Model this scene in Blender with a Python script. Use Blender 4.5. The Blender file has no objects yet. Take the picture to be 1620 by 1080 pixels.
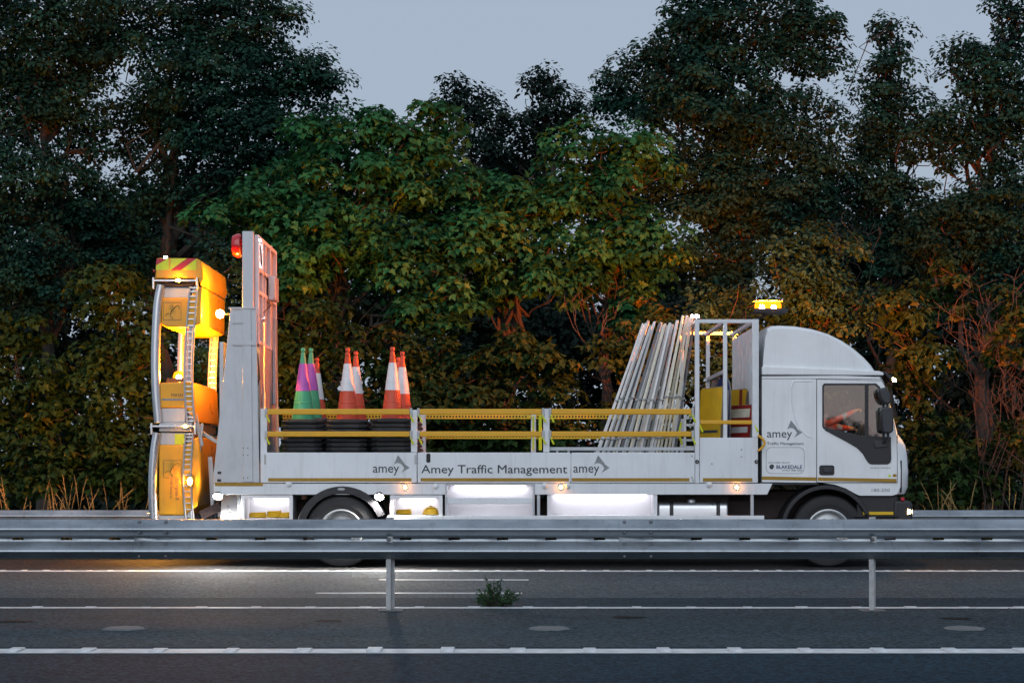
import bpy, bmesh, math, random
import numpy as np
from mathutils import Vector, Matrix

random.seed(7)
RNG = np.random.default_rng(11)
SC = bpy.context.scene
COL = SC.collection

# ------------------------------------------------------------------ camera
F, HC, CXP, HYP = 3294.0, 1.25, 810.0, 745.0      # focal length in photo pixels, eye height, principal column, horizon row
cam_d = bpy.data.cameras.new('camera')
cam_d.sensor_width = 36.0
cam_d.lens = 36.0 * F / 1620.0
cam_d.shift_y = (HYP - 540.0) / 1620.0
cam_d.clip_start = 0.1
cam_d.clip_end = 2000.0
cam = bpy.data.objects.new('camera', cam_d)
COL.objects.link(cam)
cam.location = (0, 0, HC)
cam.rotation_euler = (math.radians(90), 0, 0)
SC.camera = cam

# ------------------------------------------------------------------ dusk sky and the last light behind the camera
SUN_EL, SUN_AZ = math.radians(2.0), math.radians(180)
world = bpy.data.worlds.new('World')
SC.world = world
world.use_nodes = True
wn, wl = world.node_tree.nodes, world.node_tree.links
bg = wn['Background']
sky = wn.new('ShaderNodeTexSky')
sky.sky_type = 'NISHITA'
sky.sun_disc = False
sky.sun_elevation = SUN_EL
sky.sun_rotation = SUN_AZ
sky.altitude = 50
sky.air_density = 1.0
sky.dust_density = 1.0
sky.ozone_density = 2.0
# thin even overcast veil over the clear dusk sky
veil = wn.new('ShaderNodeMix'); veil.data_type = 'RGBA'
veil.inputs[0].default_value = 0.84
veil.inputs[7].default_value = (4.45, 5.35, 6.65, 1)
wl.new(sky.outputs[0], veil.inputs[6])
wl.new(veil.outputs[2], bg.inputs[0])
bg.inputs[1].default_value = 0.1

sun_d = bpy.data.lights.new('sun', 'SUN')
sun_d.energy = 1.15
sun_d.angle = math.radians(60)
sun_d.color = (0.93, 0.96, 1.0)
sun = bpy.data.objects.new('sun', sun_d)
COL.objects.link(sun)
sun.rotation_euler = (math.radians(90 - 30), 0, math.radians(-12))   # low, from behind the camera

SC.view_settings.view_transform = 'Standard'
SC.view_settings.look = 'None'
SC.view_settings.exposure = 0.0
SC.view_settings.gamma = 1.0
SC.view_settings.use_curve_mapping = False
SC.render.engine = 'CYCLES'
SC.cycles.max_bounces = 6
SC.cycles.diffuse_bounces = 2
SC.cycles.glossy_bounces = 3
SC.cycles.transmission_bounces = 5
SC.cycles.transparent_max_bounces = 6
SC.cycles.use_denoising = True
SC.cycles.sample_clamp_indirect = 6.0
SC.cycles.blur_glossy = 0.3
SC.cycles.caustics_reflective = False
SC.cycles.caustics_refractive = False

# ------------------------------------------------------------------ helpers
YT = 27.0                                              # near side of the truck


def X(px, Y=YT): return (px - CXP) * Y / F
def Z(py, Y=YT): return HC + (HYP - py) * Y / F
def GY(py): return HC * F / (py - HYP)                # depth of a ground point at that row


ORG = {}


def tag(o, label=None, cat=None, group=None, kind=None):
    if label: o['label'] = label
    if cat: o['category'] = cat
    if group: o['group'] = group
    if kind: o['kind'] = kind
    return o


def empty(name, loc):
    o = bpy.data.objects.new(name, None)
    COL.objects.link(o)
    o.location = loc
    o.empty_display_size = 0.2
    ORG[o] = Vector(loc)
    return o


class MB:
    """collects shapes in world coordinates; build() links them as one mesh object"""
    def __init__(s):
        s.v, s.f, s.m = [], [], []
        s.mat = 0

    def add(s, vs, fs):
        b = len(s.v)
        s.v += [tuple(p) for p in vs]
        s.f += [tuple(i + b for i in f) for f in fs]
        s.m += [s.mat] * len(fs)
        return s

    def box(s, x0, x1, y0, y1, z0, z1):
        if x0 > x1: x0, x1 = x1, x0
        if y0 > y1: y0, y1 = y1, y0
        if z0 > z1: z0, z1 = z1, z0
        return s.add([(x0, y0, z0), (x1, y0, z0), (x1, y1, z0), (x0, y1, z0), (x0, y0, z1), (x1, y0, z1), (x1, y1, z1), (x0, y1, z1)],
                     [(0, 3, 2, 1), (4, 5, 6, 7), (0, 1, 5, 4), (1, 2, 6, 5), (2, 3, 7, 6), (3, 0, 4, 7)])

    def prism(s, pts, y0, y1):
        """closed outline in (x, z), extruded from y0 to y1"""
        n = len(pts)
        a = sum(pts[i][0] * pts[(i + 1) % n][1] - pts[(i + 1) % n][0] * pts[i][1] for i in range(n))
        if a < 0: pts = pts[::-1]
        vs = [(p[0], y0, p[1]) for p in pts] + [(p[0], y1, p[1]) for p in pts]
        fs = [tuple(range(n)), tuple(range(2 * n - 1, n - 1, -1))]
        fs += [(i, i + n, (i + 1) % n + n, (i + 1) % n) for i in range(n)]
        return s.add(vs, fs)

    def prism_x(s, pts, x0, x1):
        """closed outline in (y, z), extruded from x0 to x1"""
        n = len(pts)
        a = sum(pts[i][0] * pts[(i + 1) % n][1] - pts[(i + 1) % n][0] * pts[i][1] for i in range(n))
        if a < 0: pts = pts[::-1]
        vs = [(x0, p[0], p[1]) for p in pts] + [(x1, p[0], p[1]) for p in pts]
        fs = [tuple(range(n - 1, -1, -1)), tuple(range(n, 2 * n))]
        fs += [(i, (i + 1) % n, (i + 1) % n + n, i + n) for i in range(n)]
        return s.add(vs, fs)

    def frame(s, outer, inner, y0, y1):
        """ring between two outlines with the same number of points, extruded in y"""
        n = len(outer)
        vs = [(p[0], y0, p[1]) for p in outer] + [(p[0], y0, p[1]) for p in inner]
        vs += [(p[0], y1, p[1]) for p in outer] + [(p[0], y1, p[1]) for p in inner]
        fs = []
        for i in range(n):
            j = (i + 1) % n
            fs += [(i, j, n + j, n + i), (2 * n + i, 3 * n + i, 3 * n + j, 2 * n + j), (i, 2 * n + i, 2 * n + j, j), (n + i, n + j, 3 * n + j, 3 * n + i)]
        return s.add(vs, fs)

    def tube(s, path, r, n=8, caps=True, flat=1.0):
        path = [Vector(p) for p in path]
        k = len(path)
        rs = r if isinstance(r, (list, tuple)) else [r] * k
        vs, fs = [], []
        d0 = (path[1] - path[0]).normalized()
        up = Vector((0, 0, 1)) if abs(d0.z) < 0.9 else Vector((1, 0, 0))
        for i, p in enumerate(path):
            d = (path[min(i + 1, k - 1)] - path[max(i - 1, 0)]).normalized()
            a = d.cross(up)
            if a.length < 1e-4: a = d.cross(Vector((0, 1, 0)))
            a.normalize()
            b = a.cross(d).normalized()
            up = b
            for j in range(n):
                t = 2 * math.pi * j / n
                vs.append(p + a * (math.cos(t) * rs[i]) + b * (math.sin(t) * rs[i] * flat))
        for i in range(k - 1):
            for j in range(n):
                fs.append((i * n + j, i * n + (j + 1) % n, (i + 1) * n + (j + 1) % n, (i + 1) * n + j))
        if caps:
            fs.append(tuple(range(n - 1, -1, -1)))
            fs.append(tuple(range((k - 1) * n, k * n)))
        return s.add(vs, fs)

    def cyl(s, a, b, r, r2=None, n=16): return s.tube([a, b], [r, r if r2 is None else r2], n)

    def lathe(s, prof, o, axis='z', n=24, close=False):
        """profile of (radius, height) turned round an axis through o"""
        k = len(prof)
        vs, fs = [], []
        for (r, h) in prof:
            for j in range(n):
                t = 2 * math.pi * j / n
                c, d = r * math.cos(t), r * math.sin(t)
                if axis == 'z': vs.append((o[0] + c, o[1] + d, o[2] + h))
                elif axis == 'y': vs.append((o[0] + c, o[1] + h, o[2] + d))
                else: vs.append((o[0] + h, o[1] + c, o[2] + d))
        for i in range(k - (0 if close else 1)):
            i2 = (i + 1) % k
            for j in range(n):
                q = (i * n + j, i * n + (j + 1) % n, i2 * n + (j + 1) % n, i2 * n + j)
                fs.append(q if axis != 'y' else q[::-1])
        return s.add(vs, fs)

    def bar(s, a, b, w, h, side=(0, 1, 0)):
        """square bar from a to b: w across `side`, h across the other way"""
        a, b = Vector(a), Vector(b)
        d = (b - a).normalized()
        u = Vector(side); u = (u - d * u.dot(d)).normalized()
        t = d.cross(u)
        vs = []
        for p in (a, b):
            for (i, j) in ((-1, -1), (1, -1), (1, 1), (-1, 1)):
                vs.append(p + u * (i * w / 2) + t * (j * h / 2))
        return s.add(vs, [(3, 2, 1, 0), (4, 5, 6, 7), (0, 1, 5, 4), (1, 2, 6, 5), (2, 3, 7, 6), (3, 0, 4, 7)])

    def mesh(s, name, off=Vector((0, 0, 0)), smooth=True, angle=35):
        me = bpy.data.meshes.new(name)
        me.from_pydata([(p[0] - off.x, p[1] - off.y, p[2] - off.z) for p in s.v], [], s.f)
        if any(s.m): me.polygons.foreach_set('material_index', s.m)
        bm = bmesh.new(); bm.from_mesh(me)
        bmesh.ops.recalc_face_normals(bm, faces=bm.faces)
        bm.to_mesh(me); bm.free()
        if smooth:
            me.shade_smooth()
            me.set_sharp_from_angle(angle=math.radians(angle))
        me.update()
        return me

    def build(s, name, mat, parent=None, bevel=0.0, seg=2, loc=None, smooth=True):
        if parent is not None:
            off = ORG[parent]
        else:
            off = Vector(loc) if loc is not None else Vector((0, 0, 0))
        me = s.mesh(name, off, smooth)
        for m in (mat if isinstance(mat, (list, tuple)) else [mat]):
            me.materials.append(m)
        o = bpy.data.objects.new(name, me)
        COL.objects.link(o)
        if parent is not None:
            o.parent = parent
        else:
            o.location = off
        ORG[o] = off
        if bevel:
            b = o.modifiers.new('bevel', 'BEVEL')
            b.width = bevel; b.segments = seg; b.limit_method = 'ANGLE'; b.angle_limit = math.radians(40)
            b.harden_normals = False
        return o


def dup(root, loc, rot=None):
    r = root.copy(); COL.objects.link(r); r.location = loc
    if rot is not None: r.rotation_euler = rot
    ORG[r] = Vector(loc)
    for ch in root.children:
        c = ch.copy(); COL.objects.link(c); c.parent = r
        for g in ch.children:
            d = g.copy(); COL.objects.link(d); d.parent = c
    return r


# ------------------------------------------------------------------ materials
MATS = {}


def mat(name, col, rough=0.5, metal=0.0, var=0.10, scale=6.0, bump=0.0, bscale=60.0, stretch=(1, 1, 1), spec=0.5, coat=0.0, rvar=0.1, tint=None, streak=0.0):
    m = bpy.data.materials.new(name); m.use_nodes = True
    n, l = m.node_tree.nodes, m.node_tree.links
    p = n['Principled BSDF']
    tc = n.new('ShaderNodeTexCoord')
    mp = n.new('ShaderNodeMapping'); mp.inputs['Scale'].default_value = stretch
    l.new(tc.outputs['Object'], mp.inputs[0])
    no = n.new('ShaderNodeTexNoise'); no.inputs['Scale'].default_value = scale; no.inputs['Detail'].default_value = 6
    no.inputs['Roughness'].default_value = 0.6
    l.new(mp.outputs[0], no.inputs['Vector'])
    mx = n.new('ShaderNodeMix'); mx.data_type = 'RGBA'
    c2 = tint if tint else tuple(min(1, c * (1 + var)) for c in col)
    mx.inputs[6].default_value = tuple(c * (1 - var) for c in col) + (1,)
    mx.inputs[7].default_value = tuple(c2) + (1,)
    rp = n.new('ShaderNodeMapRange'); rp.inputs[1].default_value = 0.3; rp.inputs[2].default_value = 0.7
    l.new(no.outputs[0], rp.inputs[0]); l.new(rp.outputs[0], mx.inputs[0])
    if streak:
        # rain-run grime and scuffs
        m2 = n.new('ShaderNodeMapping'); m2.inputs['Scale'].default_value = (9, 9, 0.7); l.new(tc.outputs['Object'], m2.inputs[0])
        n2 = n.new('ShaderNodeTexNoise'); n2.inputs['Scale'].default_value = 1.6; n2.inputs['Detail'].default_value = 7; n2.inputs['Roughness'].default_value = 0.7
        l.new(m2.outputs[0], n2.inputs['Vector'])
        r2 = n.new('ShaderNodeMapRange'); r2.inputs[1].default_value = 0.52; r2.inputs[2].default_value = 0.8; r2.inputs[3].default_value = 0.0; r2.inputs[4].default_value = streak
        l.new(n2.outputs[0], r2.inputs[0])
        x2 = n.new('ShaderNodeMix'); x2.data_type = 'RGBA'; x2.inputs[7].default_value = (0.16, 0.14, 0.115, 1)
        l.new(r2.outputs[0], x2.inputs[0]); l.new(mx.outputs[2], x2.inputs[6]); l.new(x2.outputs[2], p.inputs['Base Color'])
    else:
        l.new(mx.outputs[2], p.inputs['Base Color'])
    rr = n.new('ShaderNodeMapRange'); rr.inputs[1].default_value = 0.3; rr.inputs[2].default_value = 0.7
    rr.inputs[3].default_value = max(0.02, rough - rvar); rr.inputs[4].default_value = min(1, rough + rvar)
    l.new(no.outputs[0], rr.inputs[0]); l.new(rr.outputs[0], p.inputs['Roughness'])
    p.inputs['Metallic'].default_value = metal
    p.inputs['Specular IOR Level'].default_value = spec
    if coat:
        p.inputs['Coat Weight'].default_value = coat; p.inputs['Coat Roughness'].default_value = 0.06
    if bump:
        nb = n.new('ShaderNodeTexNoise'); nb.inputs['Scale'].default_value = bscale; nb.inputs['Detail'].default_value = 4
        l.new(mp.outputs[0], nb.inputs['Vector'])
        bu = n.new('ShaderNodeBump'); bu.inputs['Strength'].default_value = bump; bu.inputs['Distance'].default_value = 0.01
        l.new(nb.outputs[0], bu.inputs['Height']); l.new(bu.outputs[0], p.inputs['Normal'])
    MATS[name] = m
    return m


def emit(name, col, strength):
    m = bpy.data.materials.new(name); m.use_nodes = True
    n, l = m.node_tree.nodes, m.node_tree.links
    p = n['Principled BSDF']
    p.inputs['Base Color'].default_value = tuple(col) + (1,)
    p.inputs['Emission Color'].default_value = tuple(col) + (1,)
    p.inputs['Emission Strength'].default_value = strength
    p.inputs['Roughness'].default_value = 0.3
    MATS[name] = m
    return m


def glass_mat(name, tint=(0.75, 0.8, 0.8), refl=0.35, rough=0.02):
    """coated, tinted pane: part of the light is mirrored, the rest goes through"""
    m = bpy.data.materials.new(name); m.use_nodes = True
    n, l = m.node_tree.nodes, m.node_tree.links
    n.remove(n['Principled BSDF'])
    out = n['Material Output']
    tr = n.new('ShaderNodeBsdfTransparent'); tr.inputs[0].default_value = tuple(tint) + (1,)
    gl = n.new('ShaderNodeBsdfGlossy'); gl.inputs['Roughness'].default_value = rough; gl.inputs['Color'].default_value = (0.95, 0.97, 0.95, 1)
    fr = n.new('ShaderNodeFresnel'); fr.inputs[0].default_value = 1.5
    ad = n.new('ShaderNodeMath'); ad.operation = 'ADD'; ad.use_clamp = True; ad.inputs[1].default_value = refl
    l.new(fr.outputs[0], ad.inputs[0])
    mx = n.new('ShaderNodeMixShader')
    l.new(ad.outputs[0], mx.inputs[0]); l.new(tr.outputs[0], mx.inputs[1]); l.new(gl.outputs[0], mx.inputs[2])
    l.new(mx.outputs[0], out.inputs[0])
    return m


def asphalt(name, base, worn, band=0.35, seed=0.0):
    """bitumen and chippings, with long worn streaks along the carriageway"""
    m = bpy.data.materials.new(name); m.use_nodes = True
    n, l = m.node_tree.nodes, m.node_tree.links
    p = n['Principled BSDF']
    tc = n.new('ShaderNodeTexCoord')
    mp = n.new('ShaderNodeMapping'); mp.inputs['Scale'].default_value = (0.02, 0.55, 1); mp.inputs['Location'].default_value = (seed, seed * 1.7, 0)
    l.new(tc.outputs['Object'], mp.inputs[0])
    n1 = n.new('ShaderNodeTexNoise'); n1.inputs['Scale'].default_value = 1.0; n1.inputs['Detail'].default_value = 3
    l.new(mp.outputs[0], n1.inputs['Vector'])
    n2 = n.new('ShaderNodeTexNoise'); n2.inputs['Scale'].default_value = 1.3; n2.inputs['Detail'].default_value = 8; n2.inputs['Roughness'].default_value = 0.7
    l.new(tc.outputs['Object'], n2.inputs['Vector'])
    vo = n.new('ShaderNodeTexVoronoi'); vo.inputs['Scale'].default_value = 42.0
    l.new(tc.outputs['Object'], vo.inputs['Vector'])
    r1 = n.new('ShaderNodeMapRange'); r1.inputs[1].default_value = 0.5 - band / 2; r1.inputs[2].default_value = 0.5 + band / 2
    l.new(n1.outputs[0], r1.inputs[0])
    mx = n.new('ShaderNodeMix'); mx.data_type = 'RGBA'
    mx.inputs[6].default_value = tuple(base) + (1,); mx.inputs[7].default_value = tuple(worn) + (1,)
    l.new(r1.outputs[0], mx.inputs[0])
    hs = n.new('ShaderNodeHueSaturation'); l.new(mx.outputs[2], hs.inputs['Color'])
    cm = n.new('ShaderNodeMath'); cm.operation = 'MULTIPLY_ADD'
    sp = n.new('ShaderNodeSeparateColor'); l.new(vo.outputs['Color'], sp.inputs[0])
    l.new(sp.outputs[0], cm.inputs[0]); cm.inputs[1].default_value = 1.5; cm.inputs[2].default_value = 0.05
    cm2 = n.new('ShaderNodeMath'); cm2.operation = 'ADD'; l.new(cm.outputs[0], cm2.inputs[0])
    cm3 = n.new('ShaderNodeMath'); cm3.operation = 'MULTIPLY'; l.new(n2.outputs[0], cm3.inputs[0]); cm3.inputs[1].default_value = 0.6
    l.new(cm3.outputs[0], cm2.inputs[1]); l.new(cm2.outputs[0], hs.inputs['Value'])
    l.new(hs.outputs[0], p.inputs['Base Color'])
    p.inputs['Roughness'].default_value = 0.85; p.inputs['Specular IOR Level'].default_value = 0.08
    bu = n.new('ShaderNodeBump'); bu.inputs['Strength'].default_value = 0.7; bu.inputs['Distance'].default_value = 0.006
    l.new(vo.outputs['Distance'], bu.inputs['Height']); l.new(bu.outputs[0], p.inputs['Normal'])
    return m


def leaf_mat(name, dark, light, yellow, trans=0.3):
    """leaf colour runs over three tones by a random number kept on each leaf"""
    m = bpy.data.materials.new(name); m.use_nodes = True
    n, l = m.node_tree.nodes, m.node_tree.links
    p = n['Principled BSDF']; out = n['Material Output']
    at = n.new('ShaderNodeAttribute'); at.attribute_name = 'tone'
    cr = n.new('ShaderNodeValToRGB')
    e = cr.color_ramp.elements
    e[0].position = 0.0; e[0].color = tuple(dark) + (1,)
    e[1].position = 1.0; e[1].color = tuple(yellow) + (1,)
    k = e.new(0.75); k.color = tuple(light) + (1,)
    l.new(at.outputs['Fac'], cr.inputs[0])
    l.new(cr.outputs[0], p.inputs['Base Color'])
    p.inputs['Roughness'].default_value = 0.55
    p.inputs['Specular IOR Level'].default_value = 0.12
    tr = n.new('ShaderNodeBsdfTranslucent')
    l.new(cr.outputs[0], tr.inputs[0])
    mx = n.new('ShaderNodeMixShader'); mx.inputs[0].default_value = trans
    l.new(p.outputs[0], mx.inputs[1]); l.new(tr.outputs[0], mx.inputs[2]); l.new(mx.outputs[0], out.inputs[0])
    return m


M = {}
M['white'] = mat('white_paint', (0.80, 0.82, 0.84), 0.22, var=0.05, scale=2.5, bump=0.03, bscale=9, coat=0.25, rvar=0.06, streak=0.16)
M['white2'] = mat('white_body_panel', (0.74, 0.77, 0.80), 0.36, var=0.06, scale=1.8, bump=0.04, bscale=7, rvar=0.08, streak=0.28)
M['whiteframe'] = mat('white_frame_paint', (0.70, 0.72, 0.75), 0.4, var=0.07, scale=9)
M['locker'] = mat('locker_lining', (0.80, 0.79, 0.82), 0.45, var=0.04, scale=5)
M['black'] = mat('black_plastic', (0.018, 0.018, 0.022), 0.5, var=0.25, scale=14, bump=0.1)
M['rubber'] = mat('tyre_rubber', (0.022, 0.022, 0.024), 0.75, var=0.3, scale=12, bump=0.2)
M['seam'] = mat('dark_seam', (0.02, 0.02, 0.022), 0.7, var=0.1)
M['chassis'] = mat('chassis_paint', (0.05, 0.03, 0.028), 0.6, var=0.4, scale=7, bump=0.2)
M['galv'] = mat('galvanised_steel', (0.46, 0.49, 0.52), 0.48, metal=0.45, var=0.14, scale=3.5, bump=0.12, bscale=35, rvar=0.12)
M['barrier'] = mat('barrier_galvanised', (0.30, 0.335, 0.37), 0.33, metal=0.8, var=0.25, scale=2.6, bump=0.08, bscale=22, stretch=(0.5, 1, 1.6), rvar=0.12, streak=0.55)
M['postgalv'] = mat('post_galvanised', (0.42, 0.43, 0.44), 0.55, metal=0.4, var=0.2, scale=14, bump=0.15)
M['alu'] = mat('aluminium', (0.62, 0.63, 0.66), 0.30, metal=0.9, var=0.08, scale=4, stretch=(1, 1, 0.2))
M['alupanel'] = mat('aluminium_sheet', (0.50, 0.52, 0.55), 0.42, metal=0.25, var=0.12, scale=3.0, bump=0.06, bscale=25, stretch=(1.4, 1, 0.7), streak=0.4)
M['yellowrail'] = mat('yellow_rail_paint', (0.70, 0.36, 0.010), 0.4, var=0.08, scale=4)
M['yellowrail2'] = mat('yellow_perforated_rail', (0.72, 0.45, 0.010), 0.4, var=0.08, scale=4)
M['hole'] = mat('perforation_dark', (0.03, 0.015, 0.005), 0.8, var=0.1)
M['stripe'] = mat('amber_reflective_strip', (0.34, 0.19, 0.012), 0.5, var=0.15, scale=30)
M['yellowbox'] = mat('yellow_attenuator_shell', (0.80, 0.37, 0.008), 0.35, var=0.10, scale=3, bump=0.05, bscale=12, streak=0.35)
M['chevy'] = mat('yellow_green_reflective', (0.55, 0.70, 0.02), 0.4, var=0.1)
M['chevr'] = mat('red_reflective', (0.42, 0.012, 0.03), 0.4, var=0.15)
M['lime'] = mat('lime_plastic', (0.62, 0.70, 0.02), 0.5, var=0.1)
M['ink'] = mat('dark_lettering', (0.035, 0.045, 0.060), 0.5, var=0.1)
M['inkblue'] = mat('navy_lettering', (0.03, 0.035, 0.14), 0.5, var=0.1)
M['logogrey'] = mat('grey_logo', (0.24, 0.26, 0.28), 0.5, var=0.25, scale=20)
M['conered'] = mat('cone_orange', (0.62, 0.075, 0.030), 0.5, var=0.12, scale=8, bump=0.06)
M['conegreen'] = mat('cone_green', (0.07, 0.40, 0.20), 0.5, var=0.10, scale=8, bump=0.06)
M['conepink'] = mat('cone_magenta_sleeve', (0.50, 0.10, 0.46), 0.4, var=0.10, scale=8)
M['conewhite'] = mat('cone_white_sleeve', (0.72, 0.73, 0.75), 0.4, var=0.10, scale=8)
M['conebase'] = mat('cone_base_rubber', (0.030, 0.031, 0.034), 0.6, var=0.35, scale=10, bump=0.25)
M['conc'] = mat('concrete', (0.13, 0.135, 0.135), 0.85, var=0.3, scale=14, bump=0.4)
M['paint'] = mat('road_paint', (0.60, 0.61, 0.62), 0.6, var=0.28, scale=7, bump=0.25, bscale=90)
M['soil'] = mat('verge_soil', (0.055, 0.045, 0.025), 0.9, var=0.5, scale=3, bump=0.6, bscale=20, tint=(0.05, 0.065, 0.02))
M['bark'] = mat('bark', (0.040, 0.033, 0.027), 0.85, var=0.4, scale=9, bump=0.5, bscale=30, stretch=(1, 1, 0.25))
M['twig'] = mat('twig_bark', (0.040, 0.034, 0.028), 0.8, var=0.35, scale=9)
M['leather'] = mat('seat_fabric', (0.03, 0.03, 0.035), 0.8)
M['hivis'] = mat('orange_hivis', (0.85, 0.09, 0.02), 0.7, var=0.15, scale=14)
M['reflect'] = mat('silver_reflective_tape', (0.45, 0.46, 0.50), 0.5)
M['skin'] = mat('skin', (0.55, 0.33, 0.24), 0.55, var=0.08)
M['hair'] = mat('hair', (0.03, 0.02, 0.015), 0.7)
M['yellowplastic'] = mat('yellow_plastic', (0.85, 0.50, 0.02), 0.35, var=0.06)
M['signyellow'] = mat('sign_yellow', (0.75, 0.45, 0.01), 0.4, var=0.12)
M['signred'] = mat('sign_red', (0.30, 0.025, 0.02), 0.45, var=0.2)
M['signblue'] = mat('sign_blue', (0.03, 0.05, 0.16), 0.45, var=0.2)
M['signback'] = mat('sign_back_grey', (0.20, 0.18, 0.16), 0.6, var=0.3)
M['pole1'] = mat('frame_galvanised', (0.55, 0.57, 0.58), 0.45, metal=0.2, var=0.15, scale=12)
M['pole2'] = mat('frame_cream', (0.78, 0.74, 0.60), 0.5, var=0.12, scale=12)
M['pole3'] = mat('frame_white', (0.82, 0.82, 0.82), 0.45, var=0.10, scale=12)
M['pole4'] = mat('frame_dark_steel', (0.14, 0.15, 0.17), 0.5, metal=0.3, var=0.3, scale=12)
M['redlens'] = mat('red_lamp_lens', (0.50, 0.015, 0.02), 0.15, var=0.05, coat=0.5)
M['mirror'] = mat('mirror_housing', (0.03, 0.032, 0.038), 0.4, var=0.15, scale=12)
M['rim'] = mat('wheel_rim', (0.50, 0.51, 0.52), 0.4, metal=0.4, var=0.12)
M['grassb'] = leaf_mat('grass_blade', (0.05, 0.055, 0.012), (0.12, 0.11, 0.03), (0.28, 0.20, 0.06), 0.25)
M['glass'] = glass_mat('cab_window_glass', (0.90, 0.92, 0.91), 0.20)
M['screen'] = glass_mat('windscreen_glass', (0.55, 0.62, 0.6), 0.12)
# lit lamps
def dome_mat(name, tint, glow, k):
    """amber plastic dome over a lamp: lets tinted light out and glows itself"""
    m = bpy.data.materials.new(name); m.use_nodes = True
    n, l = m.node_tree.nodes, m.node_tree.links
    n.remove(n['Principled BSDF'])
    tr = n.new('ShaderNodeBsdfTransparent'); tr.inputs[0].default_value = tuple(tint) + (1,)
    em = n.new('ShaderNodeEmission'); em.inputs[0].default_value = tuple(glow) + (1,); em.inputs[1].default_value = k
    mx = n.new('ShaderNodeMixShader'); mx.inputs[0].default_value = 0.45
    l.new(tr.outputs[0], mx.inputs[1]); l.new(em.outputs[0], mx.inputs[2]); l.new(mx.outputs[0], n['Material Output'].inputs[0])
    return m


M['dome'] = dome_mat('amber_lamp_dome', (1.0, 0.62, 0.30), (1.0, 0.26, 0.01), 5.0)
AMB = (1.0, 0.36, 0.018)
M['beacon'] = emit('lit_amber_beacon', (1.0, 0.25, 0.010), 68000)
M['tabeacon'] = emit('lit_amber_flasher', (1.0, 0.42, 0.04), 65000)
M['sidelamp'] = emit('lit_amber_side_lamp', (1.0, 0.42, 0.04), 1800)
M['ambbig'] = emit('lit_amber_lamp', AMB, 350)
M['ambsmall'] = emit('lit_amber_marker', (1.0, 0.33, 0.03), 260)
M['whitework'] = emit('lit_white_work_lamp', (1.0, 0.95, 0.87), 2600)
M['whiteled'] = emit('lit_white_led', (1.0, 0.97, 0.95), 260)
M['lockerled'] = emit('lit_locker_led', (0.95, 0.94, 1.0), 11)
M['head'] = emit('lit_side_lamp', (1.0, 0.60, 0.25), 18)
# ================================================================== the setting
def sheet(name, x0, x1, y0, y1, z, m, nx=1, ny=1):
    b = MB()
    b.add([(x0, y0, z), (x1, y0, z), (x1, y1, z), (x0, y1, z)], [(0, 1, 2, 3)])
    o = b.build(name, m, smooth=False)
    return tag(o, kind='structure')


Y_NEARLINE, Y_FARLINE, Y_SHLINE, Y_EDGE = GY(1029.5), GY(961), GY(903), 29.5
sheet('ground', -700, 700, -700, 700, -0.03, M['soil'])
sheet('near_carriageway', -300, 300, 5.0, Y_NEARLINE + 0.35, 0.0, asphalt('asphalt_near', (0.008, 0.022, 0.035), (0.013, 0.030, 0.044), 0.4, 3.1))
sheet('near_verge_path', -300, 300, -4.0, 4.995, 0.0, asphalt('asphalt_path', (0.05, 0.055, 0.06), (0.07, 0.07, 0.07), 0.4, 1.1))
sheet('central_reserve', -300, 300, Y_NEARLINE + 0.35, Y_FARLINE - 0.12, 0.0, asphalt('asphalt_reserve', (0.024, 0.038, 0.048), (0.040, 0.054, 0.063), 0.5, 7.7))
sheet('far_carriageway', -300, 300, Y_FARLINE - 0.12, GY(945), 0.0, asphalt('asphalt_far_edge', (0.013, 0.028, 0.040), (0.022, 0.038, 0.050), 0.5, 12.4))
sheet('far_carriageway_lane', -300, 300, GY(945), GY(917), 0.0, asphalt('asphalt_far_lane', (0.050, 0.064, 0.074), (0.066, 0.080, 0.090), 0.5, 4.4))
sheet('far_carriageway_outer', -300, 300, GY(917), Y_SHLINE, 0.0, asphalt('asphalt_far_outer', (0.040, 0.050, 0.060), (0.060, 0.070, 0.080), 0.5, 9.4))
sheet('hard_shoulder', -300, 300, Y_SHLINE, Y_EDGE, 0.0, asphalt('asphalt_shoulder', (0.026, 0.027, 0.030), (0.045, 0.044, 0.044), 0.4, 5.2))


def ribbed_line(name, yc, w, pitch, x0, x1, rib):
    b = MB(); b.box(x0, x1, yc - w / 2, yc + w / 2, 0.0005, 0.0045)
    # ragged edge of the worn paint: small notches
    o = tag(b.build(name, M['paint'], loc=(0, yc, 0)), kind='structure')
    r = MB(); hw, hh = rib
    r.prism_x([(yc - w / 2 + 0.01, 0.0045), (yc + w / 2 - 0.01, 0.0045), (yc + w / 2 - 0.05, 0.0045 + hh), (yc - w / 2 + 0.05, 0.0045 + hh)], -hw, hw)
    first = r.build('rib', M['paint'], o, bevel=0.006)
    me = first.data
    n = int((x1 - x0) / pitch)
    xs = [x0 + pitch * (k + 0.5) for k in range(n)]
    vis = [x for x in xs if abs(x) < 820 * yc / F + 0.6]
    first.location.x = vis[0]
    for x in vis[1:]:
        c = first.copy(); COL.objects.link(c); c.parent = o; c.location.x = x + random.uniform(-0.01, 0.01)
        c.scale = (random.uniform(0.85, 1.15), 1, random.uniform(0.7, 1.1))
    return o


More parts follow.
